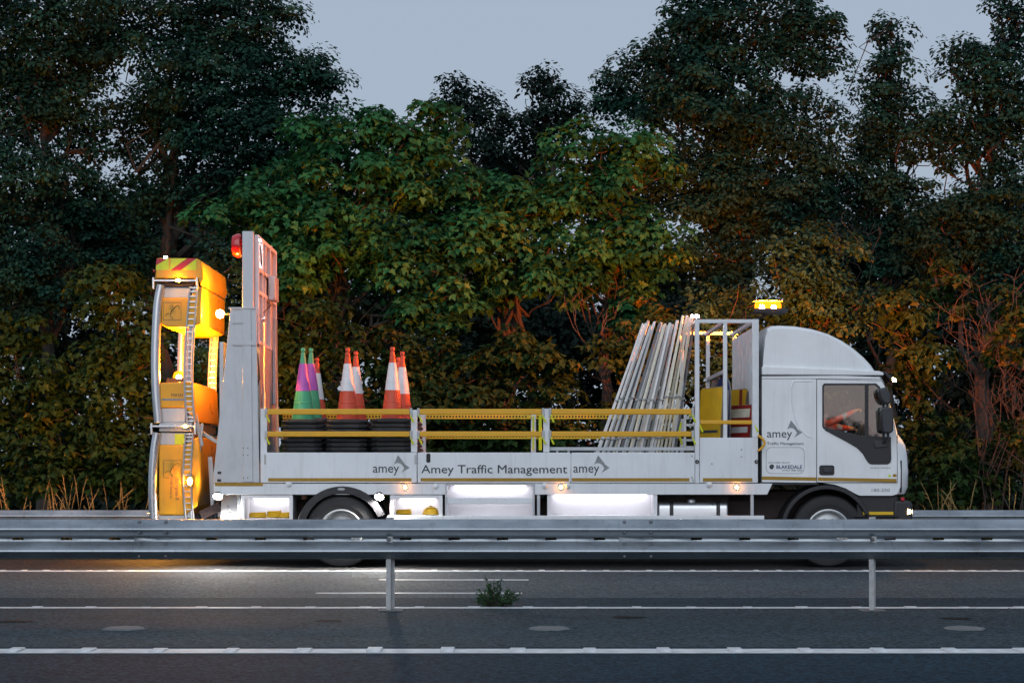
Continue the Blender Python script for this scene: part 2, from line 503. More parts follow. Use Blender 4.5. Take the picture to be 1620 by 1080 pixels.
ribbed_line('edge_line_near_carriageway', Y_NEARLINE, 0.32, 0.5, -40.2, 40, (0.05, 0.016))
ribbed_line('edge_line_far_carriageway', Y_FARLINE, 0.16, 0.5, -40.1, 40, (0.05, 0.009))
ribbed_line('edge_line_hard_shoulder', Y_SHLINE, 0.24, 0.27, -40, 40, (0.035, 0.010))
for k, (pa, pb, py) in enumerate(((600, 836, 917), (500, 826, 938))):  # thin white dashes laid flat on the far carriageway
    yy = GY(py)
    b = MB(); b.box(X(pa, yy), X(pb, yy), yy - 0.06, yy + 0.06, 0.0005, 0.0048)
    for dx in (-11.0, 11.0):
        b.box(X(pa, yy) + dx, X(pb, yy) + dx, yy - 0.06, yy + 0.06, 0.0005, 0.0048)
    tag(b.build('white_dash', M['paint'], loc=(0, yy, 0)), kind='structure')

# capped post footings and worn holes in the reserve
for k, (px, lab) in enumerate(((197, 'round flush concrete post footing at left of central reserve'), (867, 'round flush concrete post footing at centre of central reserve'), (1525, 'round flush concrete post footing at right of central reserve'))):
    yy = GY(994.5)
    b = MB()
    n = 22; pts = []
    for j in range(n):
        t = 2 * math.pi * j / n; rr = random.uniform(0.86, 1.06)
        pts.append((X(px, yy) + 0.17 * rr * math.cos(t), yy + 0.21 * rr * math.sin(t)))
    vs = [(x, y, 0.002) for (x, y) in pts] + [(X(px, yy) + (x - X(px, yy)) * 0.86, yy + (y - yy) * 0.86, 0.014) for (x, y) in pts] \
        + [(X(px, yy) + (x - X(px, yy)) * 0.35, yy + (y - yy) * 0.35, 0.005) for (x, y) in pts]
    fs = [(j, (j + 1) % n, n + (j + 1) % n, n + j) for j in range(n)] + [(n + j, n + (j + 1) % n, 2 * n + (j + 1) % n, 2 * n + j) for j in range(n)] + [tuple(range(2 * n, 3 * n))]
    b.add(vs, fs)
    o = b.build('post_footing', M['conc'], loc=(X(px, yy), yy, 0))
    tag(o, lab, 'footing', 'concrete footings in the central reserve')
tar = asphalt('tar_patch', (0.012, 0.012, 0.013), (0.02, 0.02, 0.02), 0.4, 2.0)
for (px, py, rx) in ((18, 983, 0.17), (990, 976, 0.16), (1512, 978, 0.13), (520, 982, 0.12)):
    yy = GY(py); b = MB(); n = 16
    pts = [(X(px, yy) + rx * random.uniform(0.7, 1.15) * math.cos(2 * math.pi * j / n), yy + 0.14 * random.uniform(0.7, 1.15) * math.sin(2 * math.pi * j / n), 0.004) for j in range(n)]
    b.add(pts, [tuple(range(n))])
    tag(b.build('tar_patch', tar, loc=(X(px, yy), yy, 0), smooth=False), kind='structure')

# ------------------------------------------------------------------ corrugated beam barriers
PROF = [(0.0, .350), (-.012, .347), (-.060, .282), (-.072, .268), (-.075, .260), (-.068, .250), (-.018, .208), (-.008, .200), (-.006, .188), (-.006, .166), (-.006, .152), (-.016, .146),
        (-.072, .086), (-.082, .074), (-.084, .066), (-.076, .056), (-.012, .006), (0, 0)]


def beam_mesh(L, slots, dz=0.0):
    """W profile sheet with real slots in its valley"""
    cuts = [0.0, 0.004]
    for s0, s1 in slots: cuts += [s0, s1]
    cuts += [L - 0.004, L]
    k = len(PROF)
    b = MB(); vs = []; fs = []
    th = 0.006
    for c in cuts:
        vs += [(c, y, z + dz) for (y, z) in PROF]
    for i in range(len(cuts) - 1):
        for j in range(k - 1):
            if j == 8 and i % 2 == 0 and 2 <= i < len(cuts) - 3: continue
            fs.append((i * k + j, (i + 1) * k + j, (i + 1) * k + j + 1, i * k + j + 1))
    b.add(vs, fs)
    return b


def barrier(name, label, yb, ztop, xs, posts, near, m, pm):
    root = empty(name, (0, yb, 0))
    L = 4.318
    for i, x0 in enumerate(xs):
        sl = [(s + 0.16, s + 0.26) for s in np.arange(0.05, L - 0.2, 0.4318)]
        b = beam_mesh(L + 0.33, sl)
        b.v = [(x0 + p[0], yb + p[1] - 0.0065 * (1 - p[0] / 4.6) , ztop - 0.345 + p[2]) for p in b.v]
        o = b.build('beam', m, root)
        sd = o.modifiers.new('thickness', 'SOLIDIFY'); sd.thickness = 0.003; sd.offset = 0
        if near:
            bm_ = MB(); jx = x0 + 0.168
            for dx in (-0.118, 0.118):
                for dz, dy in ((0.325, -0.028), (0.236, -0.052), (0.128, -0.032), (0.024, -0.036)):
                    bb = MB()
                    bb.lathe([(0.0001, -0.014), (0.011, -0.013), (0.017, -0.006), (0.018, 0.004)], (jx + dx, yb + dy - 0.006, ztop - 0.345 + dz), 'y', 10)
                    bb.build('bolt', M['pole4'], root)
    for px in posts:
        b = MB()
        # Z-section post
        w, d, t = 0.036, 0.09, 0.006
        x = px
        b.box(x - w, x + 0.006, yb + 0.004, yb + 0.004 + t, -0.02, ztop - 0.02 + 0.045)
        b.box(x, x + 0.006, yb + 0.0105, yb + 0.09, -0.02, ztop - 0.02 + 0.045)
        b.box(x + 0.0, x + w, yb + 0.0905, yb + 0.0965, -0.02, ztop - 0.02 + 0.045)
        b.box(x - w * .5, x + 0.026, yb - 0.0205, yb + 0.0035, ztop - 0.205, ztop - 0.145)
        po = b.build('post', pm, root)
        bb = MB(); bb.lathe([(0.0001, -0.02), (0.013, -0.018), (0.018, -0.008), (0.019, 0.004)], (x - 0.012, yb - 0.02, ztop - 0.172), 'y', 10)
        bb.build('bolt', M['pole4'], root)
        f = MB(); f.box(x - 0.11, x + 0.11, yb - 0.05, yb + 0.14, 0.001, 0.014)
        f.build('base_plate', M['conc'], root, bevel=0.004)
    tag(root, label, 'barrier')
    return root


YB = 18.57
ls0 = X(212.7, YB)
barrier('crash_barrier', 'long grey corrugated crash barrier across the foreground in front of the truck', YB, Z(822, YB),
        [ls0 - 4.318, ls0, ls0 + 4.318, ls0 + 2 * 4.318], [X(617, YB) - 4.318, X(617, YB), X(1381.5, YB), X(1381.5, YB) + 4.31], True, M['barrier'], M['postgalv'])
YF = 31.0
barrier('verge_barrier', 'grey verge crash barrier behind the truck in front of the trees', YF, Z(807, YF),
        [X(-120, YF) + 4.318 * k - 2.0 for k in range(5)], [X(-60, YF) + 4.318 * k for k in range(5)], False, M['barrier'], M['postgalv'])

# ------------------------------------------------------------------ foliage
HALF = {'maple': [(0, 0), (.30, -.10), (.24, .14), (.52, .30), (.27, .44), (.20, .62), (0, 1.0)],
        'oak': [(0, 0), (.24, .32), (.27, .70), (0, 1.0)],
        'needle': [(0, 0), (.11, .35), (0, 1.0)]}


def leaf_mesh(name, pos, nrm, tip, size, shape, tone, fold=0.12):
    """pos/nrm/tip: (n,3) arrays; one folded two-sided leaf for each row"""
    half = HALF[shape]
    n = len(pos)
    nrm = nrm / (np.linalg.norm(nrm, axis=1, keepdims=True) + 1e-9)
    tip = tip - nrm * np.sum(tip * nrm, axis=1, keepdims=True)
    tip = tip / (np.linalg.norm(tip, axis=1, keepdims=True) + 1e-9)
    side = np.cross(tip, nrm)
    loc = []
    for sx in (1, -1):
        for (a, b) in half:
            loc.append((sx * a, b, abs(a) * fold * 2 - (b - .5) ** 2 * .15))
    loc = np.array(loc)
    k = len(half)
    vv = pos[:, None, :] + size[:, None, None] * (loc[None, :, 0, None] * side[:, None, :] + loc[None, :, 1, None] * tip[:, None, :] + loc[None, :, 2, None] * nrm[:, None, :])
    vv = vv.reshape(-1, 3)
    me = bpy.data.meshes.new(name)
    nv = len(vv); nf = 2 * n
    me.vertices.add(nv)
    me.vertices.foreach_set('co', vv.astype(np.float32).ravel())
    base = np.arange(n)[:, None] * (2 * k)
    li = np.concatenate([base + np.arange(k)[None, :], base + k + np.arange(k)[::-1][None, :]], axis=1).ravel()
    me.loops.add(len(li))
    me.loops.foreach_set('vertex_index', li.astype(np.int32))
    me.polygons.add(nf)
    me.polygons.foreach_set('loop_start', (np.arange(nf) * k).astype(np.int32))
    me.update(calc_edges=True)
    at = me.attributes.new('tone', 'FLOAT', 'FACE')
    at.data.foreach_set('value', np.repeat(tone, 2).astype(np.float32))
    me.validate()
    return me


def crown_points(blobs, per_m2, leaf, clump, rng, shell=0.55, up=0.55, tone_shift=0.0, fill=0.4, droop=-0.4):
    """leaves in flattened clumps spread through and over the crown's lobes"""
    P, N, T, S, C = [], [], [], [], []
    for (c, r) in blobs:
        c = np.array(c); r = np.array(r)
        area = 4 * math.pi * ((r[0] * r[1]) ** 1.6 / 3 + (r[0] * r[2]) ** 1.6 / 3 + (r[1] * r[2]) ** 1.6 / 3) ** (1 / 1.6)
        nl = int(area * per_m2)
        ncl = max(6, int(nl / clump[1]))
        d = rng.normal(size=(ncl, 3)); d /= np.linalg.norm(d, axis=1, keepdims=True)
        d[:, 1] = np.where(rng.random(ncl) < 0.65, -np.abs(d[:, 1]), d[:, 1])     # denser on the open, roadward side
        rad = shell + (1.05 - shell) * rng.random(ncl) ** 0.6
        rad += rng.normal(size=ncl) * 0.09
        cc = c + d * r * rad[:, None]
        k = clump[1]
        # each clump is a small dome of overlapping leaves, lit above and dark below
        sc = rng.uniform(0.5, 1.35, size=(ncl, 1, 1))
        d2 = rng.normal(size=(ncl, k, 3)); d2 /= np.linalg.norm(d2, axis=2, keepdims=True)
        d2[:, :, 2] = np.where(d2[:, :, 2] < -0.25, -d2[:, :, 2], d2[:, :, 2])
        off = d2 * np.array([1, 1, clump[2]]) * clump[0] * sc * rng.uniform(0.62, 1.08, size=(ncl, k, 1))
        off[:, :, 2] -= 0.25 * np.linalg.norm(off[:, :, :2], axis=2) ** 2 / clump[0]
        p = cc[:, None, :] + off
        out = d[:, None, :] * np.ones((1, k, 1))
        nm = d2 * 0.75 + out * 0.15 + np.array([0, -0.05, up]) + rng.normal(size=(ncl, k, 3)) * 0.28
        tp = d2 * np.array([1, 1, 0.2]) + np.array([0, 0, droop]) + rng.normal(size=(ncl, k, 3)) * 0.45
        sz = leaf * rng.uniform(0.6, 1.25, size=(ncl, k))
        ct = rng.random(ncl)[:, None] ** 1.5 * 0.6 + rng.random((ncl, k)) * 0.4 + tone_shift
        ct = np.clip(ct, 0, 1)
        nf = int(nl * fill)
        df = rng.normal(size=(nf, 3)); df /= np.linalg.norm(df, axis=1, keepdims=True)
        P.append(c + df * r * 0.85 * rng.random((nf, 1)) ** 0.4); N.append(rng.normal(size=(nf, 3)) * .6 + np.array([0, 0, .6])); T.append(rng.normal(size=(nf, 3)))
        S.append(leaf * rng.uniform(0.8, 1.3, nf)); C.append(rng.random(nf) * 0.3)
        P.append(p.reshape(-1, 3)); N.append(nm.reshape(-1, 3)); T.append(tp.reshape(-1, 3)); S.append(sz.ravel()); C.append(ct.ravel())
    return [np.concatenate(a) for a in (P, N, T, S, C)]


def blob(px, py, rx, ry, Y, dy=0.0, deep=0.75):
    yy = Y + dy
    return ((X(px, yy), yy, Z(py, yy)), (rx * yy / F, rx * yy / F * deep, ry * yy / F))


def limb(b, p0, p1, r0, r1, rng, wob=0.12, n=7):
    p0, p1 = np.array(p0), np.array(p1)
    L = np.linalg.norm(p1 - p0)
    path, rs = [], []
    for i in range(n + 1):
        t = i / n
        q = p0 * (1 - t) + p1 * t
        q = q + rng.normal(size=3) * wob * L * 0.16 * math.sin(math.pi * t)
        q[2] += 0.10 * L * math.sin(math.pi * t) * (1 if p1[2] > p0[2] else -0.3)
        path.append(tuple(q)); rs.append(r0 * (1 - t) + r1 * t)
    b.tube(path, rs, 7)
    return path


def tree(name, label, cat, base, blobs, trunk_r, leaf, shape, lm, per, clump, seed, shell=0.55, up=0.55, group=None, tone=0.0, twigs=1.0, forks=2):
    """tapered trunk with limbs into each lobe, crown of single leaves"""
    rng = np.random.default_rng(seed)
    root = empty(name, base)
    tb = MB()
    zc = sorted(c[2] for c, r in blobs)
    top = max(c[2] - r[2] * 0.55 for c, r in blobs)
    cx = float(np.mean([c[0] for c, r in blobs])); cy = float(np.mean([c[1] for c, r in blobs]))
    tp = (base[0] * 0.6 + cx * 0.4, base[1] * 0.6 + cy * 0.4, top)
    trunk = limb(tb, base, tp, trunk_r, trunk_r * 0.2, rng, 0.10, 12)
    for (c, r) in blobs:
        for q in range(forks):
            i = min(len(trunk) - 2, max(2, int(len(trunk) * (c[2] - base[2]) / max(0.5, top - base[2]) * rng.uniform(0.45, 0.8))))
            e = np.array(c) + rng.normal(size=3) * np.array(r) * 0.3
            pth = limb(tb, trunk[i], tuple(e), trunk_r * 0.38, trunk_r * 0.08, rng, 0.5)
            for w in range(int(5 * twigs)):
                j = rng.integers(2, len(pth))
                d = rng.normal(size=3); d /= np.linalg.norm(d)
                d[1] = -abs(d[1]) * .7
                e2 = np.array(c) + d * np.array(r) * rng.uniform(0.6, 1.0)
                limb(tb, pth[j], tuple(e2), trunk_r * 0.10, 0.008, rng, 0.6, 5)
    tb.build('trunk', M['bark'], root)
    P, N, T, S, C = crown_points(blobs, per, leaf, clump, rng, shell, up, tone, droop=-0.1 if shape == 'oak' else -0.4)
    off = np.array(base)
    me = leaf_mesh('crown', P - off, N, T, S, shape, C)
    me.materials.append(lm)
    o = bpy.data.objects.new('crown', me); COL.objects.link(o); o.parent = root
    ORG[o] = ORG[root]
    o['kind'] = 'stuff'
    tag(root, label, cat, group)
    return root, len(S)


LM_SYC = leaf_mat('sycamore_leaf', (0.008, 0.050, 0.020), (0.036, 0.165, 0.052), (0.110, 0.185, 0.030), 0.18)
LM_OAK = leaf_mat('oak_leaf', (0.006, 0.026, 0.020), (0.022, 0.080, 0.050), (0.070, 0.100, 0.032), 0.15)
LM_FAR = leaf_mat('distant_leaf', (0.004, 0.013, 0.010), (0.010, 0.028, 0.019), (0.024, 0.036, 0.016), 0.12)
LM_BUSH = leaf_mat('bush_leaf', (0.009, 0.030, 0.009), (0.028, 0.062, 0.014), (0.125, 0.115, 0.02), 0.2)

NL = 0
G = 'roadside trees behind the truck'
TREES = [
    # name, label, base px, base Y, trunk r, lobes(px,py,rx,ry,dy), kind
    ('oak_tree', 'dark oak at the left edge with twisted open branches', (70, 36.5, 0.16),
     [(60, 40, 140, 90, 0), (-10, 160, 110, 100, .5), (90, 150, 80, 70, 0), (20, 300, 110, 80, -.4), (130, 330, 70, 60, .2), (40, 430, 120, 70, -.6), (140, 235, 45, 60, .3), (150, 90, 60, 60, .3)], 'oak'),
    ('oak_tree', 'tall dark oak rising out of the frame above the crash cushion', (252, 37.5, 0.17),
     [(250, 30, 130, 80, 0), (390, 50, 90, 70, -.3), (340, 140, 140, 80, -.5), (470, 130, 65, 50, -.2), (520, 130, 26, 24, 0), (220, 200, 70, 60, .3), (400, 230, 120, 70, -.6), (500, 210, 50, 40, 0),
      (300, 300, 110, 60, 0), (180, 400, 90, 60, -.3), (440, 300, 80, 50, -.4)], 'oak'),
    ('sycamore_tree', 'broad green sycamore above the traffic cones', (520, 34.8, 0.15),
     [(560, 230, 100, 60, 0), (470, 300, 100, 60, -.3), (390, 350, 90, 48, -.6), (620, 290, 90, 60, -.5), (540, 380, 120, 60, -.7), (460, 440, 70, 50, -.5), (640, 440, 80, 55, -.8), (690, 500, 70, 48, -1.0), (690, 215, 70, 55, 0)], 'maple'),
    ('sycamore_tree', 'dense green sycamore over the middle of the truck bed', (800, 35.2, 0.14),
     [(730, 320, 90, 60, -.2), (830, 315, 70, 42, 0), (790, 360, 100, 60, -.5), (880, 320, 70, 50, -.2), (720, 390, 80, 50, -.7), (870, 410, 80, 55, -.6), (780, 460, 70, 40, -.3)], 'maple'),
    ('sycamore_tree', 'bright green sycamore left of the leaning sign frames', (960, 35.4, 0.12),
     [(940, 250, 75, 45, -.2), (1000, 260, 60, 45, 0), (960, 330, 80, 60, -.4), (1010, 400, 70, 60, -.5), (930, 440, 60, 45, -.4), (1000, 480, 50, 40, -.3)], 'maple'),
    ('oak_tree', 'big dark tree above the beacon and cab, reaching out of the frame', (1170, 37.0, 0.18),
     [(1090, 90, 90, 80, 0), (1200, 40, 110, 80, -.2), (1040, 140, 80, 70, .3), (965, 150, 35, 50, .4), (1140, 190, 120, 80, -.5), (1280, 70, 60, 70, -.2), (1250, 210, 110, 80, -.4), (1090, 300, 90, 60, -.6), (1210, 320, 110, 70, -.6), (1320, 300, 60, 60, -.4), (1130, 410, 80, 50, -.6), (1095, 20, 50, 50, .1)], 'oak'),
    ('oak_tree', 'slim pointed tree between the two big dark trees at right', (1410, 37.4, 0.11),
     [(1405, 65, 32, 42, 0), (1400, 140, 55, 55, -.1), (1430, 215, 75, 55, -.3), (1370, 230, 40, 40, 0), (1400, 310, 80, 55, -.4), (1440, 400, 80, 55, -.5)], 'oak'),
    ('oak_tree', 'dark tree at the right edge with spreading upper boughs', (1560, 36.4, 0.14),
     [(1600, 40, 40, 70, 0), (1520, 90, 34, 26, 0), (1560, 130, 70, 60, -.2), (1600, 210, 70, 80, 0), (1510, 220, 60, 60, -.3), (1570, 320, 80, 60, -.4), (1500, 370, 70, 60, -.3), (1600, 420, 60, 60, -.4)], 'oak'),
    ('ash_tree', 'thin wind-swept tree against the sky, left of the two', (745, 43.0, 0.10),
     [(745, 170, 45, 45, 0), (715, 150, 22, 30, 0), (790, 195, 34, 40, 0), (760, 245, 60, 40, 0)], 'far'),
    ('ash_tree', 'feathery tree against the sky at centre right of the gap', (865, 44.0, 0.10),
     [(860, 140, 45, 30, 0), (870, 190, 55, 45, 0), (840, 230, 50, 40, 0), (910, 190, 30, 40, 0)], 'far'),
]
SHAPES = {'oak': dict(leaf=0.086, shape='oak', lm=LM_OAK, per=430, tone=-0.1, clump=(0.31, 95, .7), shell=0.45, up=0.5),
          'maple': dict(leaf=0.122, shape='maple', lm=LM_SYC, per=180, clump=(0.35, 75, .62), shell=0.55, up=0.6),
          'far': dict(leaf=0.10, shape='oak', lm=LM_FAR, per=220, clump=(0.3, 60, .8), shell=0.3, up=0.4)}
for i, (nm, lab, (bx, by, tr), lobes, kd) in enumerate(TREES):
    bl = [blob(a, b_, c, d, by, e) for (a, b_, c, d, e) in lobes]
    r, k = tree(nm, lab, 'tree', (X(bx, by), by, -0.03), bl, tr, seed=100 + i, group=G, **SHAPES[kd])
    NL += k

BUSH = [
    ('bush', 'leafy bush at the left edge above the verge barrier', (40, 33.4), [(30, 620, 110, 80, 0), (60, 720, 110, 70, -.2), (-20, 540, 80, 60, .3)], 'maple'),
    ('bush', 'amber-lit bush left of the crash cushion', (190, 33.2), [(180, 470, 70, 60, .2), (200, 560, 80, 60, 0), (170, 650, 90, 70, -.2), (180, 750, 100, 55, -.2)], 'maple'),
    ('bush', 'dark bush seen between the crash cushion and the mast', (330, 33.8), [(330, 540, 60, 80, 0), (320, 660, 70, 70, 0), (330, 450, 70, 60, .3), (300, 760, 80, 50, 0)], 'oak'),
    ('bush', 'leafy bush behind the green and magenta cones', (480, 33.6), [(490, 540, 80, 60, 0), (470, 620, 90, 60, 0), (520, 700, 90, 60, 0)], 'maple'),
    ('bush', 'leafy bush behind the orange cones', (600, 33.9), [(600, 560, 80, 55, 0), (600, 640, 80, 50, 0), (640, 720, 90, 55, 0), (690, 590, 60, 60, .3)], 'maple'),
    ('bush', 'low green bush showing through the yellow rails at bed centre', (730, 33.6), [(730, 650, 90, 45, -.2), (740, 710, 100, 50, 0)], 'maple'),
    ('bush', 'dark bush right of bed centre below the sycamores', (850, 33.9), [(830, 560, 60, 45, 0), (860, 600, 60, 40, -.3), (850, 690, 100, 50, 0), (790, 590, 60, 40, 0)], 'maple'),
    ('bush', 'thin bush behind the leaning sign frames', (1000, 34.0), [(990, 560, 45, 60, 0), (1010, 660, 70, 60, 0), (1060, 560, 50, 70, .2)], 'maple'),
    ('bush', 'dark bush behind the white sign cage', (1140, 34.0), [(1140, 500, 80, 60, 0), (1150, 600, 80, 70, 0), (1150, 700, 80, 60, 0)], 'oak'),
    ('bush', 'red-lit bush around the cab beacon', (1290, 34.2), [(1280, 430, 80, 60, 0), (1330, 490, 70, 60, -.2), (1300, 600, 80, 80, .2), (1250, 520, 70, 60, .3)], 'oak'),
    ('bush', 'green bush just ahead of the cab front', (1450, 33.6), [(1430, 520, 60, 60, 0), (1450, 590, 60, 55, -.2), (1470, 700, 60, 60, 0), (1480, 770, 60, 40, -.2)], 'maple'),
    ('bush', 'low dark bush at the right edge behind bare stems', (1570, 34.4), [(1580, 730, 80, 45, 0), (1530, 780, 70, 30, -.2), (1590, 500, 60, 40, .4), (1500, 460, 60, 40, .3)], 'maple'),
]
BS = {'maple': dict(leaf=0.118, shape='maple', lm=LM_BUSH, per=155, clump=(0.31, 60, .65), shell=0.5, up=0.5),
      'oak': dict(leaf=0.092, shape='oak', lm=LM_OAK, per=300, clump=(0.32, 85, .7), shell=0.5, up=0.5)}
for i, (nm, lab, (bx, by), lobes, kd) in enumerate(BUSH):
    by -= 0.9; bl = [blob(a, b_, c, d, by, e, 0.6) for (a, b_, c, d, e) in lobes]
    r, k = tree(nm, lab, 'bush', (X(bx, by), by, -0.03), bl, 0.05, seed=300 + i, group='bushes along the verge', forks=1, twigs=1.4, **BS[kd])
    NL += k

# the wood behind: one dark mass of leaves with a few gaps
rng = np.random.default_rng(5)
wb = []
for k in range(96):
    px = -140 + 1900 * (k % 16) / 15 + rng.uniform(-50, 50); row = k // 16
    py = (430, 540, 650, 740, 340, 480)[row] + rng.uniform(-40, 40)
    wb.append(blob(px, py, rng.uniform(70, 120), rng.uniform(50, 85), 47 + rng.uniform(-2, 3), 0, 0.8))
for (px, py) in ((760, 510), (690, 560), (730, 610), (800, 600), (1520, 620), (1580, 590), (1545, 680), (1600, 660), (870, 540), (330, 620)):
    wb.append(blob(px, py, 75, 60, 42 + rng.uniform(-1, 1), 0, 0.8))
for k in range(24):
    wb.append(blob(-120 + 1860 * k / 23 + rng.uniform(-25, 25), 792 + rng.uniform(-8, 8), 62, 34, 37.5 + rng.uniform(-.8, .8), 0, 0.7))
P, N, T, S, C = crown_points(wb, 92, 0.17, (0.6, 110, .7), rng, 0.2, 0.4)
me = leaf_mesh('woodland', P - np.array([0, 47, 0]), N, T, S, 'oak', C); me.materials.append(LM_FAR)
o = bpy.data.objects.new('woodland', me); COL.objects.link(o); o.location = (0, 47, 0)
tag(o, 'dark mass of woodland foliage far behind the trees', 'woodland', kind='stuff'); NL += len(S)
print('LEAVES', NL)

# bare stems: shrubs that show as twigs
def bare_shrub(label, px, yy, hpx, n, spread, seed):
    rng = np.random.default_rng(seed)
    base = (X(px, yy), yy, -0.03)
    root = empty('bare_shrub', base)
    for k in range(n):
        b = MB()
        x0 = base[0] + rng.normal() * spread * 0.18
        top = (base[0] + rng.normal() * spread, yy + rng.normal() * 0.4, Z(hpx, yy) * rng.uniform(0.7, 1.05))
        p = limb(b, (x0, yy + rng.normal() * .15, -0.03), top, 0.016 * rng.uniform(.5, 1.1), 0.004, rng, 0.35, 8)
        for q in range(7):
            j = rng.integers(3, len(p))
            e = np.array(p[j]) + np.array([rng.normal() * .35, rng.normal() * .25, rng.uniform(0.2, 0.7)])
            t = limb(b, p[j], tuple(e), 0.007, 0.003, rng, 0.6, 4)
            for w in range(2):
                e2 = np.array(t[2]) + np.array([rng.normal() * .15, rng.normal() * .1, rng.uniform(0.05, 0.25)])
                limb(b, t[2], tuple(e2), 0.006, 0.003, rng, 0.6, 3)
        b.build('stem', M['twig'], root)
    bl = [((base[0] + rng.normal() * spread * .8, yy, Z(hpx, yy) * rng.uniform(.5, 1.0)), (.22, .2, .16)) for _ in range(n)]
    P, N, T, S, C = crown_points(bl, 60, 0.12, (0.10, 9, .42), rng, 0.3, 0.5, 0.3)
    me = leaf_mesh('foliage', P - np.array(base), N, T, S, 'maple', C); me.materials.append(LM_BUSH)
    o = bpy.data.objects.new('foliage', me); COL.objects.link(o); o.parent = root; o['kind'] = 'stuff'
    tag(root, label, 'shrub', 'bare-stemmed shrubs on the verge')


bare_shrub('bare-stemmed shrub with many upright twigs near the right edge', 1565, 33.0, 490, 9, 0.5, 1)
bare_shrub('bare leaning twigs just right of the green bush ahead of the cab', 1500, 33.0, 560, 5, 0.5, 2)
bare_shrub('sparse twiggy shrub left of the leaning sign frames', 985, 33.6, 470, 4, 0.3, 3)
bare_shrub('twiggy shrub with reddish stems above the cab roof', 1330, 35.2, 330, 4, 0.5, 4)
bare_shrub('thin stems at the far right edge of the frame', 1612, 32.4, 520, 4, 0.2, 5)

# rough grass along the verge
def grass(name, label, x0, x1, y0, y1, n, h, seed):
    rng = np.random.default_rng(seed)
    P = np.stack([rng.uniform(x0, x1, n), rng.uniform(y0, y1, n), np.full(n, -0.03)], 1)
    T = np.stack([rng.normal(size=n) * .35, rng.normal(size=n) * .3, np.ones(n)], 1)
    N = np.stack([rng.normal(size=n), -np.abs(rng.normal(size=n)) - .2, rng.normal(size=n) * .2], 1)
    S = h * rng.uniform(0.35, 1.0, n)
    C = rng.random(n)
    half = HALF['needle']; HALF['blade'] = [(0, 0), (.018, .4), (0, 1.0)]
    me = leaf_mesh(name, P, N, T, S, 'blade', C, 0.4); me.materials.append(M['grassb'])
    o = bpy.data.objects.new(name, me); COL.objects.link(o)
    tag(o, label, 'grass', kind='stuff')


grass('grass', 'rough tall grass growing behind the verge barrier', -10, 10, 31.15, 32.6, 9000, 0.75, 21)
grass('grass', 'short grass at the edge of the hard shoulder', -10, 10, 29.5, 30.9, 16000, 0.22, 22)

# seeding grass stems that stand above the verge barrier
rng = np.random.default_rng(77)
b = MB()
for k in range(64):
    px = rng.choice([rng.uniform(0, 235), rng.uniform(0, 235), rng.uniform(1455, 1620)])
    yy = rng.uniform(31.2, 31.9); x = X(px, yy); h = rng.uniform(0.7, 1.25); lean = rng.normal() * .16
    pth = [(x + lean * (t ** 2), yy, -0.03 + h * t - 0.12 * abs(lean) * t ** 3) for t in np.linspace(0, 1, 6)]
    b.tube(pth, [0.004, .0035, .003, .003, .007, .002], 4)
    for q in range(5):
        t = 3.4 + q * .3; i = int(t); a = Vector(pth[i]).lerp(Vector(pth[min(5, i + 1)]), t - i)
        b.tube([a, (a.x + lean * .15 + rng.normal() * .02, a.y, a.z + .05)], [.005, .002], 4)
o = b.build('grass_stems', mat('dry_grass', (0.30, 0.21, 0.08), 0.8, var=0.3, scale=5))
tag(o, 'tall dry seeding grass stems above the verge barrier', 'grass', kind='stuff')

# weed growing in the reserve
LM_WEED = leaf_mat('weed_leaf', (0.03, 0.085, 0.035), (0.06, 0.13, 0.05), (0.13, 0.15, 0.05), 0.2)
yy = GY(959); rng = np.random.default_rng(9)
wroot = empty('weed', (X(787, yy), yy, 0))
b = MB(); P, N, T, S, C = [], [], [], [], []
for k in range(46):
    a = rng.uniform(0, 2 * math.pi); sp = rng.uniform(0.02, 0.24); h = rng.uniform(0.08, 0.27) * (1.05 - sp * 2.0)
    if k == 0: sp, h, a = 0.12, 0.30, math.pi
    p1 = (X(787, yy) + math.cos(a) * sp, yy + math.sin(a) * sp * .7, h)
    b.tube([(X(787, yy) + math.cos(a) * sp * .4, yy + math.sin(a) * .04, 0), ((X(787, yy) + math.cos(a) * sp * .6), yy + math.sin(a) * sp * .4, h * .5), p1], [.004, .003, .0015], 5)
    for q in range(26):
        t = rng.uniform(0.1, 1)
        P.append((X(787, yy) + math.cos(a) * sp * (.4 + .6 * t), yy + math.sin(a) * sp * .7 * t, h * t))
        T.append(rng.normal(size=3) + np.array([0, 0, .7])); N.append(rng.normal(size=3) + np.array([0, -.3, .6])); S.append(rng.uniform(.014, .036)); C.append(rng.random() * .8)
b.build('stem', M['bark'], wroot)
me = leaf_mesh('foliage', np.array(P) - np.array([X(787, yy), yy, 0]), np.array(N), np.array(T), np.array(S), 'oak', np.array(C)); me.materials.append(LM_WEED)
o = bpy.data.objects.new('foliage', me); COL.objects.link(o); o.parent = wroot; o['kind'] = 'stuff'
tag(wroot, 'small green weed growing at the edge of the central reserve', 'weed')

